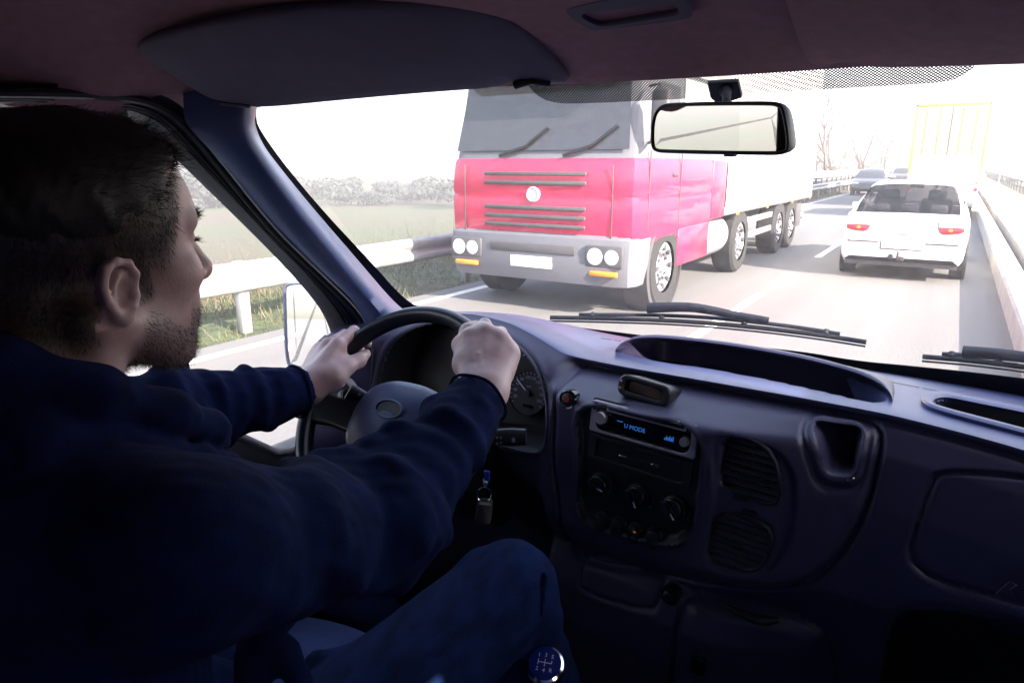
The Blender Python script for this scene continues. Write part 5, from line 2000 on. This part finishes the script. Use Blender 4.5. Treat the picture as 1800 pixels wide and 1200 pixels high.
def car_body(x0, y0, prof, name, label, paint, group=None, rot=1, cat="car"):
    """prof rows: (distance from the tail, half width at belt, bottom, belt or top, roof half width, roof) ; rot -1 faces us"""
    t = thing(name, label, cat, (x0, y0, 0), group)

    def P(x, d, z):
        return (x0 + x * rot, y0 + d * rot, z)
    rows = []
    for d, hw, zb, zt, rw, zr in prof:
        up_ = [(hw * .93, zb), (hw * .985, zb + (zt - zb) * .2), (hw, zb + (zt - zb) * .55), (hw * .985, zb + (zt - zb) * .85), (hw * .95, zt)]
        if zr > zt + .005:
            for k in (.33, .66, .9):
                up_.append((hw * .95 + (rw - hw * .95) * k, zt + (zr - zt) * (k ** .9)))
            up_.append((rw * .92, zr))
            up_.append((rw * .5, zr + .018))
        else:
            for k in (.97, .93, .88, .80, .45):
                up_.append((hw * .95 * k, zt + .012 * (1 - k)))
        full = [P(a, d, b) for a, b in up_] + [P(0, d, up_[-1][1] + .004)] + [P(-a, d, b) for a, b in reversed(up_)]
        rows.append(full)
    return t, rows, P


SEDAN = [(.00, .735, .345, .55, 0, 0), (.012, .775, .31, .60, 0, 0), (.05, .81, .29, .635, 0, 0), (.075, .815, .27, .66, 0, 0), (.085, .80, .26, .80, 0, 0), (.11, .80, .26, .90, 0, 0), (.16, .81, .26, .965, 0, 0), (.26, .825, .26, .985, 0, 0),
         (.50, .84, .25, .97, .66, 1.13), (.80, .85, .22, .96, .60, 1.30), (1.02, .855, .20, .95, .57, 1.385), (1.3, .86, .20, .94, .565, 1.425), (1.8, .865, .20, .93, .565, 1.44), (2.3, .865, .20, .92, .56, 1.42),
         (2.7, .86, .20, .92, .62, 1.20), (3.02, .855, .20, .93, .72, .98), (3.15, .85, .2, .92, 0, 0), (3.7, .83, .2, .85, 0, 0), (4.15, .78, .22, .72, 0, 0), (4.33, .70, .26, .60, 0, 0), (4.38, .62, .32, .50, 0, 0)]


def build_car(x0, y0, name, label, paint, rot=1, detail=True, group=None, open_glass=True):
    t, rows, P = car_body(x0, y0, SEDAN, name, label, paint, group, rot)
    nr, nc = len(rows), len(rows[0])
    # leave the window openings out of the shell: columns of the greenhouse, rows from rear glass to windscreen
    b = MB()
    b.v = [tuple(p) for r_ in rows for p in r_]
    lft = range(4, 8)
    for i in range(nr - 1):
        for j in range(nc - 1):
            mirj = nc - 2 - j
            top = 8 <= j <= nc - 2 - 8
            sidew = (5 <= min(j, mirj) <= 6)
            if open_glass and 7 <= i <= 9 and (7 <= j <= nc - 2 - 7):
                continue
            if open_glass and 13 <= i <= 14 and (7 <= j <= nc - 2 - 7):
                continue
            if open_glass and 9 <= i <= 13 and sidew:
                continue
            b.f.append((i * nc + j, i * nc + j + 1, (i + 1) * nc + j + 1, (i + 1) * nc + j))
    b.f.append(tuple(range(nc - 1, -1, -1)))
    b.f.append(tuple((nr - 1) * nc + j for j in range(nc)))
    bo = b.build("body", paint, t, angle=38)
    g = M['thin_glass'] if open_glass else M['car_glass']

    def panel(nm, quad, m, par=None, off=0.0, div=6):
        q = [np.array(P(*c), float) for c in quad]
        rr = []
        for s_ in np.linspace(0, 1, div):
            rr.append([(q[0] * (1 - u_) + q[1] * u_) * (1 - s_) + (q[3] * (1 - u_) + q[2] * u_) * s_ + np.array([0, 0, off * 4 * u_ * (1 - u_)]) for u_ in np.linspace(0, 1, 9)])
        return MB().grid(rr).build(nm, m, par or t)
    panel("rear_window", [(-.735, .265, .985), (.735, .265, .985), (.55, .99, 1.375), (-.55, .99, 1.375)], g, None, .022)
    panel("windscreen", [(-.72, 3.04, .975), (.72, 3.04, .975), (.54, 2.32, 1.405), (-.54, 2.32, 1.405)], g, None, .02)
    for s_ in (-1, 1):
        panel("side_window", [(s_ * .80, 1.0, .96), (s_ * .82, 2.9, .93), (s_ * .60, 2.32, 1.385), (s_ * .60, 1.15, 1.36)], M['car_glass'], None, 0)
        # side mirror
        MB().box(P(s_ * .93, 2.62, .98), (.16, .09, .11), None, .03).build("side_mirror", paint, t)
    for d in (.82, 3.45):
        for s_ in (-1, 1):
            wl = wheel(t, P(s_ * .755, d, .305), .305, .19, (s_ * rot, 0, 0))
            MB().lathe(P(s_ * .862, d, .315), (s_ * rot, 0, 0), [(.345, -.02), (.345, .004), (.31, .006), (.31, -.14)], 36, None, False).build("wheel_arch", M['trim_dark'], t)
    MB().box(P(0, 2.1, .24), (1.5, 4.0, .06)).build("underbody", M['chassis'], t)
    # tail lights
    for s_ in (-1, 1):
        ol = chaikin([(s_ * .43, .88), (s_ * .45, .905), (s_ * .66, .895), (s_ * .755, .84), (s_ * .775, .79), (s_ * .765, .745), (s_ * .55, .715), (s_ * .48, .722), (s_ * .445, .79)], 2)

        def zy(x, z):
            return .060 + (z - .715) * .15 + .02 * max(0, abs(x) - .60)
        zm = .812
        lo = [(x, min(z, zm)) for x, z in ol]
        hi = [(x, max(z, zm)) for x, z in ol]
        lamp = MB().grid([[P(x, zy(x, z) + .02, z) for x, z in ol], [P(x, zy(x, z) - .012, z) for x, z in ol], [P(x, zy(x, z) - .016, z) for x, z in inset(np.array(ol), .007)]], True).build("tail_light", M['trim_dark'], t)
        for nm, mm, pts in (("red_lens", M['lens_red'], lo), ("clear_lens", M['lens_clear'], hi)):
            pts = inset(np.array(ol), .009)
            zz = [(x, min(z, zm - .002)) if nm == "red_lens" else (x, max(z, zm + .002)) for x, z in pts]
            c0 = np.mean(zz, 0)
            MB().grid([[P(x, zy(x, z) - .016, z) for x, z in zz], [P(c0[0] + (x - c0[0]) * .8, zy(x, z) - .022, c0[1] + (z - c0[1]) * .8) for x, z in zz], [P(c0[0], zy(*c0) - .024, c0[1]) for _ in zz]], True).build(nm, mm, lamp)
        MB().lathe(P(s_ * .60, zy(.60, .77) - .017, .772), (0, -rot, 0), [(.03, 0), (.028, .008), (.001, .010)], 18).build("reversing_lens", M['lens_amber'], lamp)
        MB().box(P(s_ * .52, -.003, .575), (.42, .02, .018), None, .004).build("bumper_strip", M['trim_dark'], t)
        # headlights
        MB().box(P(s_ * .58, 4.22, .68), (.30, .16, .13), None, .04).build("headlight", M['lens_clear'], t)
    MB().box(P(0, -.001, .535), (.55, .016, .135), None, .004).build("plate_recess", M['trim_dark'], t)
    pl_ = MB().box(P(0, -.009, .535), (.52, .012, .112), None, .004).build("number_plate", M['plate'], t)
    MB().box(P(-.24, -.0165, .535), (.04, .004, .10)).build("plate_band", M['pale_blue'], pl_, smooth=False)
    if detail:
        hitch = MB()
        hitch.tube([P(-.02, .25, .33), P(-.02, -.02, .33), P(-.02, -.07, .35), P(-.02, -.075, .43)], .016, 10)
        hb_ = hitch.build("tow_bar", M['trim_dark'], t)
        MB().lathe(P(-.02, -.075, .425), (0, 0, 1), [(.012, 0), (.025, .012), (.025, .032), (.012, .045), (.001, .046)], 16).build("tow_ball", M['steel'], hb_)
        MB().lathe(P(-.115, -.045, .365), (0, -1, 0), [(.035, -.05), (.035, .0), (.03, .01), (.001, .01)], 18).build("tow_socket", M['trim_dark'], hb_)
        MB().box(P(.02, -.02, .335), (.09, .03, .07), None, .008).build("tow_bracket", M['trim_dark'], hb_)
        MB().tube([P(0, 1.35, 1.44), P(0, 1.22, 1.62)], .006, 6).build("antenna", M['trim_dark'], t)
        MB().box(P(0, .075, .70), (.10, .012, .05), None, .01).build("boot_handle", M['chrome'], t)
        # seats seen through the rear window
        for s_ in (-1, 1):
            st = MB().box(P(s_ * .34, 1.75, .95), (.46, .14, .42), None, .06).build("car_seat", M['chassis'], t)
            MB().box(P(s_ * .34, 1.74, 1.22), (.26, .10, .17), None, .05).build("headrest", M['chassis'], st)
        for x in (-.40, .0, .40):
            MB().box(P(x, .98, 1.03), (.24, .09, .13), None, .04).build("rear_headrest", M['chassis'], t)
        MB().box(P(0, .62, .955), (1.3, .62, .03), None, .01).build("parcel_shelf", M['chassis'], t)
        MB().box(P(0, 1.0, .72), (1.35, .14, .48), None, .06).build("rear_bench", M['chassis'], t)
        MB().box(P(0, 2.36, 1.34), (.22, .03, .06), None, .015).build("car_rear_mirror", M['trim_dark'], t)
    return t


build_car(-.60, 11.75, "car", "white hatchback with red and clear tail lights and a tow bar, driving ahead", M['car_white'])
build_car(-4.35, 44.0 + 4.4, "car", "dark oncoming car beside the bridge parapet, nearest of the two dark cars", M['car_dark'], rot=-1, detail=False, open_glass=False)
build_car(-4.3, 70.0 + 4.4, "car", "dark oncoming car farther off, half hidden behind the white van", M['car_dark'], rot=-1, detail=False, open_glass=False)


def white_van(x, y):
    t = thing("delivery_van", "white van with small square rear windows behind the white hatchback and before the tall lorry", "van", (x, y, 0))
    rows = []
    for d, hw, zb, zt, rw in ((.0, .90, .42, 1.90, .78), (.04, .95, .40, 1.96, .82), (.2, .97, .36, 2.0, .84), (3.2, .97, .36, 2.02, .84), (3.9, .96, .36, 1.55, .90), (4.9, .88, .38, 1.0, .80), (5.0, .8, .45, .8, .75)):
        pr = [(hw * .96, zb), (hw, zb + .25), (hw, zb + (zt - zb) * .55), (rw + (hw - rw) * .4, zt - .12), (rw * .95, zt - .02), (rw * .6, zt)]
        rows.append([(x + a, y + d, b) for a, b in pr] + [(x - a, y + d, b) for a, b in reversed(pr)])
    MB().grid(rows, False, True, True).build("body", M['car_white'], t, angle=40)
    for s_ in (-1, 1):
        dr = MB().box((x + s_ * .43, y - .012, 1.10), (.83, .03, 1.35), None, .02).build("rear_door", M['car_white'], t)
        MB().box((x + s_ * .43, y - .03, 1.50), (.55, .012, .36), None, .02).build("door_window", M['truck_white'], dr)
        MB().box((x + s_ * .12, y - .04, 1.05), (.04, .03, .14), None, .01).build("handle", M['trim_dark'], dr)
        lamp = MB().box((x + s_ * .90, y - .015, 1.05), (.10, .04, .42), None, .02).build("tail_light", M['lens_clear'], t)
        MB().lathe((x + s_ * .90, y - .035, .95), (0, -1, 0), [(.05, 0), (.045, .012), (.001, .014)], 20).build("red_lens", M['lens_red'], lamp)
        MB().lathe((x + s_ * .90, y - .035, 1.15), (0, -1, 0), [(.04, 0), (.035, .012), (.001, .014)], 20).build("amber_lens", M['lens_amber'], lamp)
        MB().box((x + s_ * 1.10, y + 3.9, 1.25), (.20, .10, .28), None, .03).build("side_mirror", M['car_white'], t)
        for d in (.9, 4.0):
            wheel(t, (x + s_ * .82, y + d, .33), .33, .2, (s_, 0, 0))
    MB().box((x, y - .04, .50), (1.85, .12, .16), None, .03).build("bumper", M['truck_grey'], t)
    MB().box((x, y - .05, 1.98), (.25, .03, .03), None, .01).build("brake_light", M['lens_red'], t)
    return t


white_van(-.42, 26.0)


def lorry(x, y):
    t = thing("lorry", "tall box lorry with yellow edged rear doors, farthest of the vehicles ahead", "lorry", (x, y, 0))
    MB().box((x, y + 4.3, 2.45), (2.5, 8.5, 3.1), None, .03).build("box_body", M['lorry_cream'], t)
    for s_ in (-1, 1):
        dr = MB().box((x + s_ * .60, y - .02, 2.42), (1.14, .05, 2.95), None, .015).build("rear_door", M['lorry_cream'], t)
        for o in (.20, .95):
            bar = MB().tube([(x + s_ * (.60 + (o - .575) * .62), y - .07, 1.0), (x + s_ * (.60 + (o - .575) * .62), y - .07, 3.85)], .022, 8).build("lock_rod", M['lorry_yellow'], dr)
        MB().box((x + s_ * 1.215, y - .03, 2.45), (.07, .06, 3.1), None, .01).build("door_post", M['lorry_yellow'], t)
        MB().box((x + s_ * 1.05, y + .02, .72), (.30, .08, .14), None, .02).build("tail_light", M['lens_red'], t)
        for d in (1.6, 2.9, 9.6):
            wheel(t, (x + s_ * 1.0, y + d, .5), .5, .35, (s_, 0, 0))
    MB().box((x, y - .03, 3.96), (2.5, .06, .10), None, .01).build("header", M['lorry_yellow'], t)
    MB().box((x, y + .05, .52), (2.3, .12, .14), None, .02).build("underrun_bar", M['galv'], t)
    MB().box((x, y + 4.5, .78), (.9, 8.6, .20)).build("chassis", M['chassis'], t)
    MB().box((x, y + 9.9, 1.7), (2.4, 2.0, 2.6), None, .1).build("cab", M['truck_white'], t)
    return t


lorry(-.55, 32.8)


def truck():
    X = -2.85                     # its side towards us
    W_ = 2.5
    xc = X - W_ / 2
    t = thing("truck", "oncoming truck with a red cab and a long white box trailer in the left lane", "truck", (xc, 4, 0))
    # cab: front at y 3.9, back at 6.5
    def cabrow(z, y0, y1, ins, c=.18):
        pts = [(X - ins, y1), (X - ins, y0 + c), (X - ins - c * .3, y0 + c * .3), (X - ins - c, y0), (X - W_ + ins + c, y0), (X - W_ + ins + c * .3, y0 + c * .3), (X - W_ + ins, y0 + c), (X - W_ + ins, y1)]
        return [(a, b, z) for a, b in pts]
    lowr = MB().grid([cabrow(.84, 3.95, 6.6, .02), cabrow(.92, 3.92, 6.6, 0), cabrow(1.30, 3.90, 6.6, 0), cabrow(1.36, 3.915, 6.6, .012), cabrow(1.40, 3.90, 6.6, 0), cabrow(1.72, 3.94, 6.6, .01), cabrow(1.77, 3.96, 6.6, .03)], True, True, True)
    cab = lowr.build("cab_lower", M['truck_red'], t, angle=35)
    upr = MB().grid([cabrow(1.76, 3.97, 6.6, .035), cabrow(2.65, 4.18, 6.6, .06), cabrow(2.75, 4.22, 6.6, .05)], True, True, True)
    upr.build("cab_upper", M['truck_grey'], t, angle=35)
    MB().grid([cabrow(2.75, 4.12, 6.6, .03), cabrow(3.05, 4.35, 6.6, .04), cabrow(3.65, 5.0, 6.6, .12), cabrow(3.8, 5.5, 6.6, .25)], True, True, True).build("wind_deflector", M['truck_white'], t, angle=35)
    MB().box((X - .042, 5.95, 2.32), (.03, 1.1, .74), None, .012).build("sleeper_panel", M['truck_white'], t)
    MB().grid([[(X - .020, 4.32, 1.94), (X - .020, 5.22, 1.94)], [(X - .042, 4.52, 2.58), (X - .042, 5.22, 2.58)]]).build("door_window", M['car_glass'], t, smooth=False)
    MB().grid([[(X - .12, 3.965, 1.86), (X - W_ + .12, 3.965, 1.86)], [(X - .2, 4.14, 2.62), (X - W_ + .2, 4.14, 2.62)]]).build("windscreen", M['car_glass'], t, smooth=False)
    MB().box((xc, 3.845, .60), (.56, .02, .13), None, .005).build("number_plate", M['plate'], t)
    MB().box((xc, 3.85, .76), (1.15, .03, .10), None, .02).build("lower_grille", M['chassis'], t)
    MB().lathe((xc, 3.90, 1.37), (0, -1, 0), [(.09, 0), (.09, .02), (.075, .03), (.07, .02), (.001, .02)], 28).build("round_badge", M['silver'], t)
    for s_ in (-1, 1):
        MB().box((xc + s_ * .98, 3.905, 1.30), (.012, .012, .80), None, .003).build("panel_gap", M['chassis'], t)
    gr_ = MB()
    for z in (1.02, 1.12, 1.22, 1.50, 1.60):
        gr_.box((xc, 3.885, z), (1.35, .03, .045), None, .01)
    gr_.build("grille", M['chassis'], t)
    for k in (-.5, .35):
        MB().tube([(xc + k, 3.94, 1.80), (xc + k + .35, 3.95, 1.90), (xc + k + .62, 4.0, 2.10)], .018, 6).build("wiper_blade", M['black'], t)
    MB().box((xc, 3.98, 2.72), (2.2, .28, .16), None, .04).build("sun_shade", M['truck_grey'], t)
    dr = MB()
    for y in (4.28, 5.30):
        dr.box((X + .001, y, 1.42), (.006, .018, .86))
    dr.build("door_seam", M['chassis'], t, smooth=False)
    MB().box((X + .004, 5.1, 1.58), (.02, .16, .04), None, .008).build("door_handle", M['trim_dark'], t)
    mm = MB().tube([(X - .02, 4.2, 2.5), (X + .16, 4.05, 2.5), (X + .16, 4.05, 1.95), (X - .02, 4.25, 1.93)], .018, 8).build("mirror_bracket", M['trim_dark'], t)
    MB().box((X + .17, 4.06, 2.24), (.20, .10, .44), None, .04).build("mirror", M['trim_dark'], mm)
    # bumper, steps, wheel arch, lights
    MB().grid([cabrow(.38, 3.92, 4.3, .03), cabrow(.62, 3.84, 4.35, 0), cabrow(.90, 3.88, 4.4, 0), cabrow(.94, 3.92, 4.4, .03)], True, True, True).build("bumper", M['truck_grey'], t, angle=35)
    MB().box((X - .02, 5.95, .70), (.05, 1.25, .48), None, .02).build("side_skirt", M['truck_red'], t)
    for s_ in (-1, 1):
        hl_box = MB().box((xc + s_ * .93, 3.855, .72), (.46, .06, .24), None, .04).build("headlight", M['chassis'], t)
        for o_, r_ in ((-.10, .085), (.10, .075)):
            MB().lathe((xc + s_ * .93 + o_, 3.83, .72), (0, -1, 0), [(r_ * 1.1, -.02), (r_ * 1.1, .008), (r_, .012), (r_ * .5, .026), (.001, .03)], 24).build("lamp_lens", M['lens_clear'], hl_box)
        MB().box((xc + s_ * .93, 3.85, .53), (.34, .04, .06), None, .015).build("fog_lamp", M['lens_amber'], t)
    MB().lathe((X - .03, 4.95, .52), (1, 0, 0), [(.60, -.30), (.60, .02), (.55, .03), (.55, -.30)], 32, None, False).build("wheel_arch", M['chassis'], t)
    for s_ in (1, -1):
        for y in (4.95, 8.4):
            wheel(t, (xc + s_ * 1.07, y, .50), .50, .34, (s_, 0, 0))
        for y in (11.3, 12.5):
            wheel(t, (xc + s_ * 1.07, y, .50), .50, .34, (s_, 0, 0))
    MB().box((xc, 7.0, .82), (.9, 5.0, .22)).build("chassis", M['chassis'], t)
    MB().lathe((X - .36, 6.75, .66), (0, 1, 0), [(.001, 0), (.30, 0), (.32, .02), (.32, 1.0), (.30, 1.02), (.001, 1.02)], 28).build("fuel_tank", M['silver'], t)
    MB().box((X - .05, 7.0, 1.36), (.10, .72, .80), None, .02).build("air_fairing", M['truck_red'], t)
    # trailer
    MB().box((xc, 10.85, 2.55), (W_, 7.2, 2.95), None, .02).build("trailer_box", M['truck_white'], t)
    rb = MB()
    for y in np.arange(8.3, 14.3, 1.25):
        rb.box((X + .004, y, 2.55), (.012, .03, 2.85))
    rb.build("panel_joints", M['truck_white'], t, smooth=False)
    MB().box((X - .03, 10.85, 1.03), (.09, 7.2, .12), None, .01).build("frame_rail", M['truck_grey'], t)
    for z in (.55, .80):
        MB().box((X - .05, 9.7, z), (.05, 1.9, .10), None, .01).build("side_guard", M['galv'], t)
    for y in (8.0, 10.0, 12.2, 14.2):
        MB().box((X + .012, y, .97), (.02, .14, .05), None, .008).build("marker_light", M['lens_amber'], t)
    MB().box((xc, 11.0, .80), (1.0, 6.5, .22)).build("trailer_chassis", M['chassis'], t)
    for y in (10.6, 11.8):
        MB().box((X - .17, y + .7, .98), (.36, .95, .05), None, .02).build("mudguard", M['chassis'], t)
    MB().box((X - .1, 13.5, .62), (.06, .5, .5), None, .01).build("mud_flap", M['chassis'], t)
    MB().box((xc, 14.3, .55), (2.3, .10, .14), None, .02).build("underrun_bar", M['galv'], t)
    for ch in t.children_recursive:
        if ch.parent == t:
            ch.location.y += 3.0
    t.location.y += 0
    return t


truck()

# ---- bare trees
def bare_tree(x, y, h_, seed, label, spread=.5, depth=5, group="bare trees beyond the oncoming lane", lean=0.0, name="bare_tree"):
    r_ = random.Random(seed)
    z = float(tz(x, y))
    t = thing(name, label, "tree", (x, y, z), group)
    tr, cr = MB(), MB()

    def br(p, d, ln, rad, k):
        pts = [p]
        dd = Vector(d)
        for i in range(3):
            dd = (dd + Vector((r_.gauss(0, .13), r_.gauss(0, .13), r_.gauss(.04, .08)))).normalized()
            pts.append(pts[-1] + dd * ln / 3)
        b = tr if k >= depth - 1 else cr
        b.tube(pts, [rad, rad * .85, rad * .72, rad * .6], 5 if k > 2 else 3, caps=False)
        if k == 0:
            return
        n = r_.choice((2, 3, 3)) if k < depth else 3
        for i in range(n):
            ax = Vector((r_.gauss(0, 1), r_.gauss(0, 1), r_.gauss(0, .5)))
            nd = (dd + ax.normalized() * spread * r_.uniform(.6, 1.4)).normalized()
            st = pts[-1] if i == 0 else pts[r_.choice((2, 3))]
            br(st, nd, ln * r_.uniform(.62, .86), max(rad * .58, .014), k - 1)
    br(Vector((x, y, z - .1)), (lean, 0, 1), h_ * .27, h_ * .014, depth)
    tr.build("trunk", M['bark'], t)
    cr.build("crown", M['twig'], t)
    return t


TREES = [(-8.7, 60, 10.5, 11, "tall slim bare tree, first beyond the back of the truck"), (-9.8, 71, 9.5, 12, "bare tree with a forked trunk above the parapet"),
         (-8.3, 77, 8.2, 13, "wide bare tree left of the oncoming dark car"), (-9.3, 88, 8.6, 14, "low spreading bare tree above the oncoming dark car"),
         (-8.0, 99, 8.4, 15, "bare tree close left of the tall lorry"), (-11.8, 74, 8.0, 16, "thin bare tree set back behind the pale blue wall"), (-9.5, 118, 9.0, 17, "far bare tree seen just left of the lorry's box")]
for a in TREES:
    bare_tree(a[0], a[1], a[2], a[3], a[4])
for i, (x, y, h_) in enumerate(((-8.3, 57, 3.4), (-9.2, 66, 3.6), (-8.2, 73, 3.2), (-9.6, 82, 4.0), (-8.6, 93, 3.6), (-8.3, 106, 3.4))):
    bare_tree(x, y, h_, 40 + i, "low bare bush in the thicket under the bare trees on the left", .75, 5, "bare bushes in the thicket", 0, "bare_bush")
for i, (x, y, h_) in enumerate(((7, 70, 5.5), (9, 82, 6.5), (11, 60, 6.0), (8.2, 100, 7.0), (13, 74, 7.5), (10, 120, 8.0))):
    bare_tree(x, y, h_, 60 + i, "bare tree in the row right of the footpath", .5, 5, "bare trees on the right")

# parapet and pale wall on the left ahead
par = thing("bridge_parapet", "dark bridge parapet with uprights beside the oncoming dark car", "parapet", (-6.6, 45, 0))
MB().box((-6.6, 52, .95), (.14, 38, .10), None, .02).build("handrail", M['chassis'], par)
MB().box((-6.62, 52, .45), (.06, 38, .78)).build("infill_panel", M['chassis'], par)
for y in np.arange(33.5, 72, 1.9):
    MB().box((-6.55, y, .48), (.10, .10, .94), None, .01).build("upright", M['chassis'], par)
bl = thing("noise_wall", "pale blue noise wall beyond the bridge parapet", "wall", (-9.4, 55, 0))
for y in np.arange(38, 78, 4.0):
    MB().box((-8.2, y, .25), (.10, 3.9, 2.0), None, .01).build("wall_panel", M['pale_blue'], bl)
# right: railing, lamp posts, sign
rr_ = thing("railing", "low dark railing along the outer edge of the footpath", "railing", (2.8, 10, 0))
for z in (.55, .85):
    MB().box((2.82, 60, z), (.05, 110, .07), None, .01).build("rail", M['chassis'], rr_)
for y in np.arange(6, 115, 2.5):
    MB().box((2.82, y, .5), (.05, .05, .8), None, .005).build("rail_post", M['chassis'], rr_)


def lamp_post(x, y, h_, label):
    z = min(0, float(tz(x, y)))
    t = thing("lamp_post", label, "lamp post", (x, y, z), "lamp posts on the right")
    MB().tube([(x, y, z), (x, y, h_ * .9), (x - .15, y, h_), (x - 1.3, y, h_ + .12)], [.09, .06, .05, .04], 8).build("pole", M['pole'], t)
    MB().box((x - 1.5, y, h_ + .12), (.55, .20, .10), None, .03).build("lamp_head", M['galv'], t)


for x, y, h_, l in ((4.2, 62, 4.6, "pale lamp post nearest beyond the right footpath"), (4.9, 78, 6.2, "second pale lamp post beyond the right footpath"), (4.4, 98, 6.8, "third pale lamp post, farther along the right side"), (-7.4, 88, 5.8, "single pale post left of the tall lorry")):
    lamp_post(x, y, h_, l)
sg = thing("road_sign", "small white square sign on a post beside the tall lorry", "road sign", (1.9, 48, 0))
MB().tube([(1.9, 48, .2), (1.9, 48, 2.9)], .035, 8).build("post", M['pole'], sg)
MB().box((1.9, 47.95, 2.7), (.62, .03, .55), None, .01).build("sign_panel", M['plate'], sg)
for y in (90, 120):
    f = thing("fence", ("pale panel fence at the far right behind the railing", "farther pale panel fence at the right")[y > 100], "fence", (6, y, 0))
    for k in range(8):
        MB().box((5.2 + k * .2, y + k * 3, .8), (.06, 2.8, 1.8), None, .01).build("fence_panel", M['truck_white'], f)

# ---- far land: trees and town
def leafy_mass(x, y, h_, w_, seed, label, m, group, name="tree"):
    r_ = np.random.default_rng(seed)
    z = float(tz(x, y))
    t = thing(name, label, "tree", (x, y, z), group)
    MB().tube([(x, y, z - .2), (x, y, z + h_ * .5)], [h_ * .03, h_ * .015], 6).build("trunk", M['bark'], t)
    n = 1100
    th = r_.uniform(0, 2 * PI, n)
    lobes = r_.normal(size=(7, 3)) * np.array([w_ * .30, w_ * .30, h_ * .20]) - np.array([0, 0, h_ * .12])
    li = r_.integers(0, 7, n)
    rad = r_.uniform(.3, 1, n) ** .4
    d = r_.normal(size=(n, 3))
    d /= np.linalg.norm(d, axis=1)[:, None]
    P = np.array([x, y, z + h_ * .58]) + lobes[li] + d * rad[:, None] * np.array([w_ * .25, w_ * .25, h_ * .24])
    a = r_.normal(size=(n, 3))
    a /= np.linalg.norm(a, axis=1)[:, None]
    b = np.cross(a, d)
    s_ = h_ * r_.uniform(.035, .095, n)[:, None]
    V = np.stack([P - a * s_, P + b * s_, P + a * s_, P - b * s_], 1).reshape(-1, 3)
    q = np.arange(n * 4).reshape(-1, 4)
    MB().add(V, q).build("crown", m, t, angle=None)


k = 0
r2 = random.Random(5)
for i in range(34):
    az = math.radians(-74 + i * 1.3 + r2.uniform(-.6, .6))
    d = r2.uniform(118, 150)
    leafy_mass(math.sin(az) * d, math.cos(az) * d, r2.uniform(2.6, 6.5), r2.uniform(7, 15), 100 + i, "dark leafy tree in the tree line across the field on the left", M['evergreen'], "trees across the field")
for i in range(40):
    az = math.radians(-58 + i * .95 + r2.uniform(-.5, .5))
    d = r2.uniform(330, 420)
    leafy_mass(math.sin(az) * d, math.cos(az) * d, r2.uniform(3, 9), r2.uniform(10, 24), 150 + i, "small distant tree on the skyline above the field", M['evergreen'], "trees on the skyline")


def house(x, y, w_, d_, h_, rot, label):
    z = float(tz(x, y))
    t = thing("house", label, "house", (x, y, z), "distant houses on the skyline")
    c, s_ = math.cos(rot), math.sin(rot)
    X_, Y_ = np.array([c, s_, 0]), np.array([-s_, c, 0])
    Z_ = np.array([0, 0, 1.0])
    o = np.array([x, y, z])
    MB().box(o + Z_ * h_ / 2, (w_, d_, h_), (X_, Y_, Z_)).build("wall", M['wall_house'], t, smooth=False)
    e = .4
    a = [o + X_ * sx * (w_ / 2 + e) + Y_ * (d_ / 2 + e) * sy + Z_ * (h_ - .1) for sx in (-1, 1) for sy in (-1, 1)]
    rdg = [o + X_ * sx * (w_ / 2 + e) + Z_ * (h_ + d_ * .42) for sx in (-1, 1)]
    rf = MB().add([a[0], a[1], a[2], a[3], rdg[0], rdg[1]], [(0, 2, 5, 4), (1, 4, 5, 3), (0, 4, 1), (2, 3, 5), (0, 1, 3, 2)]).build("roof", M['roof_house'], t, smooth=False)
    MB().box(o + X_ * w_ * .25 + Z_ * (h_ + d_ * .42), (.7, .7, 1.8), (X_, Y_, Z_)).build("chimney", M['wall_house'], rf, smooth=False)
    for sx in (-.3, 0, .3):
        for zz in (.3, .68):
            MB().box(o + X_ * sx * w_ - Y_ * (d_ / 2 + .02) + Z_ * h_ * zz, (1.1, .06, 1.2), (X_, Y_, Z_)).build("window", M['car_glass'], t, smooth=False)


for i, (az, d) in enumerate(((-46, 300), (-43.5, 340), (-41, 315), (-38.6, 350), (-36, 330), (-33, 360), (-30.5, 335), (-50, 360))):
    az = math.radians(az)
    house(math.sin(az) * d, math.cos(az) * d, 11 + i % 3 * 3, 8, 5.5 + i % 2, -az + .3 * (i % 3 - 1), "pale distant house with a red roof on the skyline above the field")

# ---- air
hz_ = MB().box((0, 300, 24), (1900, 2600, 66)).build("haze", mat("haze", (1, 1, 1)), smooth=False)
tag(hz_, kind='stuff')
hm = hz_.data.materials[0]
hm.node_tree.nodes.clear()
ho_ = hm.node_tree.nodes.new("ShaderNodeOutputMaterial")
pv = hm.node_tree.nodes.new("ShaderNodeVolumePrincipled")
pv.inputs["Color"].default_value = (1.0, .92, .88, 1)
pv.inputs["Density"].default_value = .0038
pv.inputs["Anisotropy"].default_value = .2
hm.node_tree.links.new(pv.outputs[0], ho_.inputs["Volume"])
